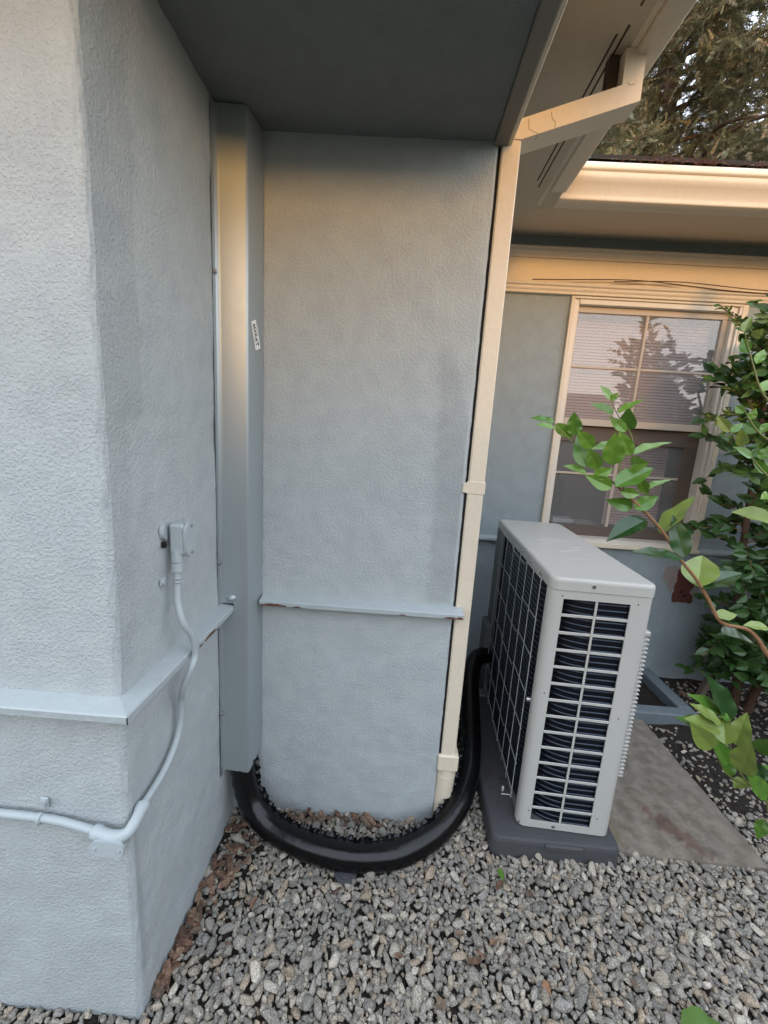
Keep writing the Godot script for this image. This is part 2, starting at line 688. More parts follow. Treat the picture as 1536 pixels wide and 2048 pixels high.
func house() -> void:
	var nz := FastNoiseLite.new()
	nz.seed = 11
	nz.frequency = 0.5
	# projecting block on the left, x < 0, front face z = 0.605
	var zf := 0.605
	var r := 0.014
	var block := thing("projecting_stucco_wall", "blue grey stucco wall projecting towards the viewer at the left, with a rounded corner", "wall", Vector3(-0.4, 0, 0.3))
	block.position = Vector3.ZERO
	var mb := MB.new()
	wall_sheet(mb, Vector3(-1.6, 0, zf), Vector3.RIGHT, 1.6 - r, -0.08, 2.352, 0.015, 0.006, nz)
	rounded_corner(mb, Vector2(-r, zf - r), PI / 2, r, -0.08, 2.352, nz, 0.004)
	wall_sheet(mb, Vector3(0, 0, zf - r), Vector3.FORWARD, zf - r, -0.08, 2.352, 0.012, 0.006, nz)
	mb.box(Vector3(-1.6, -0.08, -1.35), Vector3(-0.03, 2.352, zf - 0.03))
	part("stucco", mb, M.stucco, block)
	var lg := MB.new()
	var prof := ledge_profile(0.887, 0.915, 0.044)
	# front run and side run, mitred at the corner
	var zo := zf
	mitre_ledge(lg, prof, Vector3(-1.6, 0, zo), Vector3(0, 0, zo), Vector3(0, 0, 0.098))
	part("ledge", lg, M.ledge_paint, block)
	var chips := MB.new()
	for seg in [[0.235, 0.312, 0.010], [0.325, 0.345, 0.006]]:
		chip_strip(chips, Vector3(0.0445, 0.8885, seg[1]), Vector3(0.0445, 0.8885, seg[0]), Vector3.RIGHT, seg[2])
	part("bare_wood_patch", chips, M.bare_wood, block, "bare brown wood where the ledge paint has flaked")
	var gap := MB.new()
	gap.box(Vector3(0.0435, 0.888, zf + 0.0435), Vector3(0.0452, 0.9035, zf + 0.0452))
	part("mitre_joint", gap, M.dark_gap, block)
	# short wall between the block and the downspout
	var short := thing("short_stucco_wall", "pale grey stucco wall between the metal duct and the cream downspout", "wall")
	mb = MB.new()
	wall_sheet(mb, Vector3(0, 0, 0), Vector3.RIGHT, 0.7925 - 0.012, -0.08, 2.352, 0.012, 0.006, nz)
	rounded_corner(mb, Vector2(0.7925 - 0.012, -0.012), PI / 2, 0.012, -0.08, 2.66, nz, 0.003)
	wall_sheet(mb, Vector3(0.7925, 0, -0.012), Vector3.FORWARD, 1.19, -0.08, 2.66, 0.03, 0.004, nz)
	mb.box(Vector3(-0.02, -0.08, -1.35), Vector3(0.775, 2.66, -0.02))
	part("stucco", mb, M.stucco, short)
	var lg2 := MB.new()
	lg2.extrude(prof, Transform3D(Basis(Vector3(0, 0, 1), Vector3.UP, Vector3(-1, 0, 0)), Vector3(0.822, 0, 0)), 0.822 - 0.109)
	part("ledge", lg2, M.ledge_paint, short)
	var ch2 := MB.new()
	for seg in [[0.112, 0.205, 0.010], [0.225, 0.255, 0.006], [0.60, 0.622, 0.005], [0.755, 0.8, 0.008], [0.80, 0.8215, 0.010]]:
		chip_strip(ch2, Vector3(seg[0], 0.889, 0.0445), Vector3(seg[1], 0.889, 0.0445), Vector3.BACK, seg[2])
	part("bare_wood_patch", ch2, M.bare_wood, short, "bare brown wood where the ledge paint has flaked")

func ragged(mb: MB, o: Vector3, ux: Vector3, nrm: Vector3, outline: Array, proud: float, nz: FastNoiseLite) -> void:
	# a thin skin with an uneven edge, standing proud of a wall
	var pts := PackedVector2Array()
	for k in outline.size():
		var a: Vector2 = outline[k]
		var b: Vector2 = outline[(k + 1) % outline.size()]
		var m := maxi(2, int(a.distance_to(b) / 0.02))
		for i in m:
			var q := a.lerp(b, float(i) / m)
			pts.append(q + Vector2(nz.get_noise_2d(q.x * 60.0 + 5.0, q.y * 60.0), nz.get_noise_2d(q.y * 60.0, q.x * 60.0 + 40.0)) * 0.012)
	var xf := Transform3D(Basis(ux, Vector3.UP, nrm), o - nrm * 0.006)
	mb.extrude(pts, xf, proud + 0.006)

func chip_strip(mb: MB, a: Vector3, b: Vector3, out: Vector3, h: float) -> void:
	# a ragged sliver of bare wood on the face of a ledge
	var m := 9
	var pts := PackedVector2Array()
	var len_ := a.distance_to(b)
	for i in m + 1:
		pts.append(Vector2(len_ * i / m, rng.randf_range(0.0, 0.15) * h))
	for i in m + 1:
		var e := sin(PI * clampf(float(m - i) / m, 0.06, 0.94))
		pts.append(Vector2(len_ * (m - i) / m, h * (0.35 + 0.65 * e) * rng.randf_range(0.75, 1.0)))
	var ux := (b - a).normalized()
	mb.extrude(pts, Transform3D(Basis(ux, Vector3.UP, ux.cross(Vector3.UP)), a - out * 0.001), 0.0016)

func mitre_ledge(mb: MB, prof: PackedVector2Array, a: Vector3, corner: Vector3, b: Vector3) -> void:
	# along +x to the corner, then along -z; outside is +z then +x
	var m := prof.size()
	for i in m:
		var p := prof[i]
		var q := prof[(i + 1) % m]
		var f := func(w: Vector2, at: int) -> Vector3:
			if at == 0:
				return Vector3(a.x, w.y, a.z + w.x)
			if at == 1:
				return Vector3(corner.x + w.x, w.y, corner.z + w.x)
			return Vector3(b.x + w.x, w.y, b.z)
		for s in 2:
			mb.poly([f.call(p, s), f.call(q, s), f.call(q, s + 1), f.call(p, s + 1)], Vector3(-0.01 if s == 1 else -0.8, 0.898, 0.3 if s == 1 else corner.z + 0.005))
	var endcap := []
	for i in m:
		endcap.append(Vector3(b.x + prof[i].x, prof[i].y, b.z))
	mb.poly(endcap, b + Vector3(0, 0.9, 0.2))

func gutter_profile() -> PackedVector2Array:
	# x outwards from the fascia, y up from the bottom; an open K-style trough as one thin outline
	var outer := [Vector2(0.0, 0.0), Vector2(0.062, 0.0), Vector2(0.066, 0.004), Vector2(0.066, 0.012), Vector2(0.070, 0.022), Vector2(0.080, 0.040), Vector2(0.093, 0.056), Vector2(0.104, 0.068), Vector2(0.108, 0.080), Vector2(0.108, 0.090), Vector2(0.116, 0.094), Vector2(0.118, 0.100), Vector2(0.118, 0.118), Vector2(0.114, 0.122), Vector2(0.104, 0.122)]
	var pts := PackedVector2Array(outer)
	pts.append(Vector2(0.104, 0.118))
	pts.append(Vector2(0.112, 0.116))
	for k in range(outer.size() - 4, 0, -1):
		var o: Vector2 = outer[k]
		pts.append(o + Vector2(-0.004, 0.004))
	pts.append(Vector2(0.004, 0.004))
	pts.append(Vector2(0.004, 0.122))
	pts.append(Vector2(0.0, 0.122))
	return pts

func eaves() -> void:
	# boxed soffit over the recess, its shade painted into the colour
	var box := thing("boxed_soffit", "stucco soffit over the recess between the two walls, shade painted into its colour", "soffit")
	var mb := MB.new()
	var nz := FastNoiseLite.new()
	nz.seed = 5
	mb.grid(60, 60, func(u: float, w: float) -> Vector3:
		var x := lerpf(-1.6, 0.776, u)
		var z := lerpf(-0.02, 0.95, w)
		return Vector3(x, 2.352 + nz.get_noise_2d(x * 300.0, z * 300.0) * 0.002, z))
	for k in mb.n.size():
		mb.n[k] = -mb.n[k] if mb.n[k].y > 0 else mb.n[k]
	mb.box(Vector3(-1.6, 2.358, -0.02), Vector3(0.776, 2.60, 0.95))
	part("stucco_panel", mb, M.stucco_baked_shade, box)
	var trim := MB.new()
	trim.box(Vector3(0.777, 2.340, 0.0), Vector3(0.815, 2.62, 0.83), 0.002)
	part("edge_board", trim, M.gray_trim, box)
	var strip := MB.new()
	strip.box(Vector3(0.8155, 2.343, -0.01), Vector3(0.828, 2.64, 0.83), 0.002)
	part("edge_strip", strip, M.cream, box)
	# eave along the left wing
	var e1 := thing("side_eave", "tan painted eave soffit running overhead towards the viewer, above the downspout elbow", "eave")
	var so := MB.new()
	so.poly([Vector3(0.80, 2.652, 0.9), Vector3(1.20, 2.582, 0.9), Vector3(1.20, 2.582, -0.76), Vector3(0.80, 2.652, -1.2)], Vector3(1, 9, 0))
	so.poly([Vector3(0.80, 2.672, 0.9), Vector3(1.20, 2.602, 0.9), Vector3(1.20, 2.602, -0.76), Vector3(0.80, 2.672, -1.2)], Vector3(1, -9, 0))
	part("soffit", so, M.cream_soffit, e1)
	for g in [[1.075, -0.62, 0.02], [1.093, -0.66, 0.05], [1.078, 0.14, 0.42], [1.094, 0.10, 0.5]]:
		var sl := MB.new()
		var yy: float = 2.652 - (g[0] - 0.80) * 0.175
		sl.box(Vector3(g[0] - 0.0022, yy - 0.0022, g[1]), Vector3(g[0] + 0.0022, yy + 0.004, g[2]))
		part("soffit_seam", sl, M.old_wood, e1)
	var rf := MB.new()
	var slope := 0.36
	rf.poly([Vector3(1.23, 2.715, 0.95), Vector3(1.23, 2.715, -0.73), Vector3(-1.7, 2.715 + 2.93 * slope, -3.6), Vector3(-1.7, 2.715 + 2.93 * slope, 0.95)], Vector3(0, -9, 0))
	rf.poly([Vector3(1.23, 2.695, 0.95), Vector3(1.23, 2.695, -0.73), Vector3(-1.7, 2.695 + 2.93 * slope, -3.6), Vector3(-1.7, 2.695 + 2.93 * slope, 0.95)], Vector3(0, 99, 0))
	rf.poly([Vector3(1.23, 2.715, 0.95), Vector3(1.23, 2.715, -0.73), Vector3(1.23, 2.695, -0.73), Vector3(1.23, 2.695, 0.95)], Vector3(0, 2.7, 0))
	part("roof", rf, M.shingle, e1)
	var fb := MB.new()
	fb.box(Vector3(1.125, 2.590, -0.78), Vector3(1.143, 2.70, 0.9), 0.002)
	part("fascia_board", fb, M.cream, e1)
	# eave over the window wall
	var e2 := thing("window_eave", "warm tan eave soffit over the window wall", "eave")
	so = MB.new()
	so.poly([Vector3(0.80, 2.652, -1.2), Vector3(1.20, 2.582, -0.76), Vector3(7.0, 2.582, -0.76), Vector3(7.0, 2.652, -1.2)], Vector3(3, 9, -1))
	so.poly([Vector3(0.80, 2.672, -1.2), Vector3(1.20, 2.602, -0.76), Vector3(7.0, 2.602, -0.76), Vector3(7.0, 2.672, -1.2)], Vector3(3, -9, -1))
	part("soffit", so, M.cream_soffit, e2)
	rf = MB.new()
	rf.poly([Vector3(1.20, 2.742, -0.70), Vector3(7.2, 2.742, -0.70), Vector3(7.2, 2.742 + 3.3 * slope, -4.0), Vector3(-1.7, 2.742 + 3.3 * slope, -4.0)], Vector3(3, -9, -1))
	rf.poly([Vector3(1.20, 2.722, -0.70), Vector3(7.2, 2.722, -0.70), Vector3(7.2, 2.722 + 3.3 * slope, -4.0), Vector3(-1.7, 2.722 + 3.3 * slope, -4.0)], Vector3(3, 99, -1))
	rf.poly([Vector3(1.30, 2.744, -0.675), Vector3(7.2, 2.744, -0.675), Vector3(7.2, 2.730, -0.675), Vector3(1.30, 2.730, -0.675)], Vector3(3, 2.71, -1))
	rf.poly([Vector3(1.30, 2.744, -0.675), Vector3(7.2, 2.744, -0.675), Vector3(7.2, 2.7525, -0.70), Vector3(1.30, 2.7525, -0.70)], Vector3(3, -9, -1))
	part("roof", rf, M.shingle, e2)
	fb = MB.new()
	fb.box(Vector3(1.20, 2.584, -0.782), Vector3(7.0, 2.70, -0.764), 0.002)
	part("fascia_board", fb, M.cream, e2)
	var gp := gutter_profile()
	var g1 := thing("rain_gutter", "cream rain gutter along the side eave with the downspout under it", "gutter")
	var gm := MB.new()
	gm.extrude(gp, Transform3D(Basis(Vector3.RIGHT, Vector3.UP, Vector3.BACK), Vector3(1.144, 2.576, -0.645)), 1.52, true, true)
	part("trough", gm, M.cream, g1)
	var g2 := thing("rain_gutter", "cream rain gutter along the eave above the window", "gutter")
	gm = MB.new()
	gm.extrude(gp, Transform3D(Basis(Vector3.BACK, Vector3.UP, Vector3.LEFT), Vector3(7.0, 2.578, -0.762)), 5.80, true, true)
	part("trough", gm, M.cream, g2)
	# dry needles caught on the gutter edge
	var nd := MB.new()
	for k in 260:
		var x := rng.randf_range(1.4, 3.4)
		if k < 140:
			x = [1.62, 1.78, 2.12, 2.2, 2.34, 2.5, 2.75][rng.randi() % 7] + rng.randfn() * 0.05
		var q := Vector3(x, 2.708 + rng.randf() * 0.014, -0.66 + rng.randf() * 0.02)
		var d := Vector3(rng.randfn(), rng.randf() * 0.5, rng.randfn()).normalized() * 0.03
		nd.tube([q - d, q + d], 0.0011, 3, false)
	var ndo := part("roof_needles", nd, M.bare_wood, self)
	tag(ndo, "dry brown needles caught along the top of the gutter above the window", "dry needles")
	ndo.set_meta("kind", "stuff")

func window_wall() -> void:
	var nz := FastNoiseLite.new()
	nz.seed = 17
	nz.frequency = 0.5
	var zw := -1.2
	var w := thing("window_wall", "grey stucco house wall behind the air conditioner, with the window in it", "wall")
	var mb := MB.new()
	wall_sheet(mb, Vector3(0.7925, 0, zw), Vector3.RIGHT, 0.7145, -0.08, 2.66, 0.02, 0.005, nz)
	wall_sheet(mb, Vector3(1.507, 0, zw), Vector3.RIGHT, 0.953, -0.08, 0.93, 0.02, 0.005, nz)
	wall_sheet(mb, Vector3(1.507, 0, zw), Vector3.RIGHT, 0.953, 2.325, 2.66, 0.03, 0.004, nz)
	wall_sheet(mb, Vector3(2.46, 0, zw), Vector3.RIGHT, 4.5, -0.08, 2.66, 0.04, 0.005, nz)
	# thickness behind the sheet, open at the window
	mb.box(Vector3(0.78, -0.08, -1.36), Vector3(1.5, 2.9, -1.215))
	mb.box(Vector3(1.5, -0.08, -1.36), Vector3(2.47, 0.92, -1.215))
	mb.box(Vector3(1.5, 2.335, -1.36), Vector3(2.47, 2.9, -1.215))
	mb.box(Vector3(2.47, -0.08, -1.36), Vector3(7.0, 2.9, -1.215))
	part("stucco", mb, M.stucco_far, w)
	var fr := MB.new()
	fr.box(Vector3(0.796, 2.405, zw - 0.01), Vector3(7.0, 2.531, zw + 0.022), 0.002)
	part("frieze_board", fr, M.cream, w)
	var cr := MB.new()
	var cp := PackedVector2Array([Vector2(-0.02, 0), Vector2(0.027, 0), Vector2(0.029, 0.003), Vector2(0.029, 0.010), Vector2(0.034, 0.016), Vector2(0.046, 0.024), Vector2(0.050, 0.030), Vector2(0.050, 0.036), Vector2(0.058, 0.040), Vector2(0.058, 0.048), Vector2(-0.02, 0.048)])
	cr.extrude(cp, Transform3D(Basis(Vector3.BACK, Vector3.UP, Vector3.LEFT), Vector3(7.0, 2.5315, zw)), 7.0 - 0.796)
	part("crown_molding", cr, M.cream, w)
	var bt := MB.new()
	var bp := PackedVector2Array([Vector2(-0.02, 0), Vector2(0.024, 0), Vector2(0.026, 0.003), Vector2(0.026, 0.014), Vector2(0.030, 0.017), Vector2(0.034, 0.024), Vector2(0.034, 0.034), Vector2(0.044, 0.040), Vector2(0.046, 0.048), Vector2(0.044, 0.055), Vector2(-0.02, 0.055)])
	bt.extrude(bp, Transform3D(Basis(Vector3.BACK, Vector3.UP, Vector3.LEFT), Vector3(7.0, 2.3495, zw)), 7.0 - 0.796)
	part("bottom_molding", bt, M.cream, w)
	var lg := MB.new()
	lg.extrude(ledge_profile(0.882, 0.91, 0.04), Transform3D(Basis(Vector3.BACK, Vector3.UP, Vector3.LEFT), Vector3(7.0, 0, zw)), 7.0 - 0.7935)
	part("ledge", lg, M.ledge_paint, w)
	var pl := MB.new()
	ragged(pl, Vector3(0, 0, zw), Vector3.RIGHT, Vector3.BACK, [Vector2(2.315, 0.70), Vector2(2.325, 0.775), Vector2(2.385, 0.79), Vector2(2.45, 0.775), Vector2(2.46, 0.73), Vector2(2.40, 0.64), Vector2(2.385, 0.60), Vector2(2.35, 0.66)], 0.003, nz)
	ragged(pl, Vector3(0, 0, zw), Vector3.RIGHT, Vector3.BACK, [Vector2(2.50, 0.62), Vector2(2.545, 0.68), Vector2(2.56, 0.62), Vector2(2.53, 0.585)], 0.0055, nz)
	part("plaster_patch", pl, M.plaster, w, "pale pinkish plaster showing where paint broke off")
	var bk := MB.new()
	ragged(bk, Vector3(0, 0, zw), Vector3.RIGHT, Vector3.BACK, [Vector2(2.405, 0.54), Vector2(2.41, 0.765), Vector2(2.52, 0.765), Vector2(2.535, 0.545)], 0.0042, nz)
	part("bare_brick_patch", bk, M.brick_red, w, "red brown patch of bare masonry")
	var hole := MB.new()
	for q in [Vector2(2.455, 0.615), Vector2(2.478, 0.592)]:
		hole.tube([Vector3(q.x, q.y, zw), Vector3(q.x, q.y, zw + 0.0050)], 0.009, 10)
	part("hole", hole, M.dark_gap, w)
	# room behind, closed
	var room := thing("room_interior", "dim brown room seen through the lower window sash", "room")
	var rm := MB.new()
	rm.box(Vector3(1.2, 0.0, -3.3), Vector3(1.22, 2.7, -1.36))
	rm.box(Vector3(3.0, 0.0, -3.3), Vector3(3.02, 2.7, -1.36))
	rm.box(Vector3(1.22, 0.0, -3.3), Vector3(3.0, 2.7, -3.28))
	rm.box(Vector3(1.22, 0.0, -3.28), Vector3(3.0, 0.02, -1.36))
	rm.box(Vector3(1.22, 2.68, -3.28), Vector3(3.0, 2.7, -1.36))
	part("wall", rm, M.room, room)
	var sofa := thing("striped_armchair", "striped armchair back inside the room at the lower left of the window", "armchair", Vector3(1.62, 0.02, -1.75))
	var sm := MB.new()
	sm.col = Color(0.05, 0.035, 0.035)
	sm.box(Vector3(-0.25, 0.15, -0.3), Vector3(0.18, 0.9, 0.0), 0.04)
	sm.box(Vector3(-0.25, 0.15, 0.001), Vector3(0.18, 0.55, 0.28), 0.04)
	part("back", sm, M.furniture, sofa)
	for k in 5:
		var st := MB.new()
		st.col = [Color(0.30, 0.20, 0.18), Color(0.02, 0.02, 0.025)][k % 2]
		st.box(Vector3(-0.252, 0.60 + k * 0.06, -0.1), Vector3(0.1815, 0.63 + k * 0.06, 0.003), 0.002)
		part("stripe", st, M.furniture, sofa)
	for k in 3:
		var lg3 := MB.new()
		lg3.box(Vector3(-0.22 + k * 0.18, 0.0, -0.25), Vector3(-0.18 + k * 0.18, 0.15, -0.2))
		part("leg", lg3, M.sash_dark, sofa)
	var tb := thing("side_table", "small table with white papers inside the room behind the lower sash", "table", Vector3(1.98, 0.02, -1.9))
	var tm := MB.new()
	tm.box(Vector3(-0.2, 0.86, -0.15), Vector3(0.25, 0.89, 0.15), 0.004)
	part("tabletop", tm, M.sash_dark, tb)
	for q in [Vector2(-0.18, -0.13), Vector2(0.22, -0.13), Vector2(-0.18, 0.12), Vector2(0.22, 0.12)]:
		var l2 := MB.new()
		l2.box(Vector3(q.x, 0, q.y), Vector3(q.x + 0.03, 0.8595, q.y + 0.03))
		part("leg", l2, M.sash_dark, tb)
	var pm := MB.new()
	pm.box(Vector3(1.80, 0.912, -1.9), Vector3(1.96, 0.945, -1.78), 0.003)
	tag(part("paper_stack", pm, M.paper, self), "pale stack of papers on the small table in the room", "papers")
	var pm2 := MB.new()
	pm2.box(Vector3(1.98, 0.912, -1.86), Vector3(2.12, 0.934, -1.77), 0.003)
	tag(part("cream_box", pm2, M.cream, self), "flat cream box beside the papers in the room", "box")
	# thin loose cable on the frieze
	var cb := MB.new()
	var pts := []
	for k in 40:
		var t := k / 39.0
		var x := lerpf(1.25, 3.6, t)
		pts.append(Vector3(x, 2.409 + 0.006 * sin(t * 9.0) + 0.018 * exp(-pow((x - 1.85) * 3.0, 2.0)) - 0.01 * t, -1.153 + 0.006 * sin(t * 5.0)))
	cb.tube(pts, 0.0028, 6)
	var pts2 := []
	for k in 40:
		var t := k / 39.0
		var x := lerpf(1.7, 3.6, t)
		pts2.append(Vector3(x, 2.412 + 0.020 * exp(-pow((x - 2.05) * 3.2, 2.0)) - 0.006 * t, -1.147 + 0.004 * sin(t * 7.0)))
	cb.tube(pts2, 0.0025, 6)
	tag(part("loose_cable", cb, M.cable, self), "thin brown cable lying loose along the frieze above the window", "cable")

func windows() -> void:
	var w := thing("sash_window", "white framed sash window with four upper panes in the grey wall", "window", Vector3(1.965, 0.91, -1.2))
	w.position = Vector3.ZERO
	var bar := func(called: String, lo: Vector3, hi: Vector3, m: Material, bev := 0.002) -> MeshInstance3D:
		var b := MB.new()
		b.box(lo, hi, bev)
		return part(called, b, m, w)
	# outer casing in two steps
	bar.call("casing", Vector3(1.492, 0.895, -1.21), Vector3(1.507, 2.345, -1.176), M.cream)
	bar.call("casing", Vector3(2.455, 0.895, -1.21), Vector3(2.487, 2.345, -1.178), M.cream)
	bar.call("casing", Vector3(1.5075, 2.333, -1.21), Vector3(2.4545, 2.345, -1.176), M.cream)
	bar.call("frame", Vector3(1.5075, 0.935, -1.29), Vector3(1.520, 2.3325, -1.180), M.aluminium)
	bar.call("frame", Vector3(1.5205, 0.935, -1.29), Vector3(1.545, 2.3325, -1.192), M.aluminium)
	bar.call("frame", Vector3(2.440, 0.935, -1.29), Vector3(2.4545, 2.3325, -1.180), M.aluminium)
	bar.call("frame", Vector3(2.418, 0.935, -1.29), Vector3(2.4395, 2.3325, -1.192), M.aluminium)
	bar.call("frame", Vector3(1.5455, 2.306, -1.29), Vector3(2.4175, 2.3325, -1.186), M.aluminium)
	bar.call("sill", Vector3(1.5075, 0.905, -1.29), Vector3(2.4545, 0.9345, -1.166), M.aluminium)
	bar.call("sill", Vector3(1.495, 0.885, -1.21), Vector3(2.480, 0.9045, -1.150), M.cream)
	# upper sash
	var z0 := -1.245
	var z1 := -1.222
	bar.call("upper_rail", Vector3(1.546, 2.272, z0), Vector3(2.4172, 2.3055, z1), M.sash)
	bar.call("upper_stile", Vector3(1.546, 1.672, z0), Vector3(1.560, 2.2715, z1), M.sash)
	bar.call("upper_stile", Vector3(2.388, 1.672, z0), Vector3(2.4172, 2.2715, z1), M.sash)
	bar.call("meeting_rail", Vector3(1.546, 1.630, z0), Vector3(2.4172, 1.6715, z1 + 0.003), M.sash)
	bar.call("muntin", Vector3(1.954, 1.672, z0 + 0.003), Vector3(1.970, 2.2715, z1 - 0.002), M.sash)
	bar.call("muntin", Vector3(1.5605, 1.964, z0 + 0.003), Vector3(1.9535, 1.978, z1 - 0.002), M.sash)
	bar.call("muntin", Vector3(1.9705, 1.964, z0 + 0.003), Vector3(2.3875, 1.978, z1 - 0.002), M.sash)
	for q in [[1.5605, 1.9785, 1.9535, 2.2715], [1.9705, 1.9785, 2.3875, 2.2715], [1.5605, 1.672, 1.9535, 1.9635], [1.9705, 1.672, 2.3875, 1.9635]]:
		bar.call("pane", Vector3(q[0], q[1], -1.236), Vector3(q[2], q[3], -1.233), M.glass, 0.0)
	# lower sash, set further in
	z0 = -1.280
	z1 = -1.256
	bar.call("lower_rail", Vector3(1.546, 1.532, z0), Vector3(2.4172, 1.6295, z1), M.sash_dark)
	bar.call("lower_rail", Vector3(1.546, 0.936, z0), Vector3(2.4172, 1.000, z1), M.sash_dark)
	bar.call("lower_stile", Vector3(1.546, 1.0005, z0), Vector3(1.556, 1.5315, z1), M.sash_dark)
	bar.call("lower_stile", Vector3(2.335, 1.0005, z0), Vector3(2.4172, 1.5315, z1), M.sash_dark)
	bar.call("muntin", Vector3(1.930, 1.0005, z0 + 0.003), Vector3(1.950, 1.5315, z1 - 0.002), M.sash)
	bar.call("muntin", Vector3(1.5565, 1.328, z0 + 0.003), Vector3(1.9295, 1.342, z1 - 0.002), M.sash)
	bar.call("muntin", Vector3(1.9505, 1.328, z0 + 0.003), Vector3(2.3345, 1.342, z1 - 0.002), M.sash)
	for q in [[1.5565, 1.3425, 1.9295, 1.5315], [1.9505, 1.3425, 2.3345, 1.5315], [1.5565, 1.0005, 1.9295, 1.3275], [1.9505, 1.0005, 2.3345, 1.3275]]:
		bar.call("pane", Vector3(q[0], q[1], -1.271), Vector3(q[2], q[3], -1.268), M.glass_lower, 0.0)
	# blinds
	var slat := MB.new()
	slat.grid(1, 4, func(u: float, t: float) -> Vector3:
		var a := lerpf(-0.9, 0.9, t)
		return Vector3(u * 0.85, sin(a) * 0.0095 + 0.0, cos(a) * 0.004 - (t - 0.5) * 0.004))
	var sm := slat.mesh(M.blind)
	var b1 := thing("window_blind", "mauve slatted blind behind the four upper window panes", "blind", Vector3(1.555, 1.66, -1.335))
	var hd := MB.new()
	hd.box(Vector3(0, 0.62, -0.02), Vector3(0.85, 0.65, 0.015), 0.003)
	part("head_rail", hd, M.blind, b1)
	for k in 34:
		place("slat", sm, b1, Transform3D(Basis.IDENTITY, Vector3(0, 0.012 + k * 0.018, 0)))
	var slat2 := MB.new()
	slat2.grid(1, 4, func(u: float, t: float) -> Vector3:
		var a := lerpf(-0.9, 0.9, t)
		return Vector3(u * 0.36, sin(a) * 0.0095, cos(a) * 0.004))
	var sm2 := slat2.mesh(M.blind)
	var b2 := thing("window_blind", "narrow mauve slatted blind behind the lower right panes", "blind", Vector3(1.975, 0.99, -1.40))
	var hd2 := MB.new()
	hd2.box(Vector3(0, 0.555, -0.02), Vector3(0.36, 0.58, 0.015), 0.003)
	part("head_rail", hd2, M.blind, b2)
	for k in 30:
		place("slat", sm2, b2, Transform3D(Basis.IDENTITY, Vector3(0, 0.012 + k * 0.018, 0)))

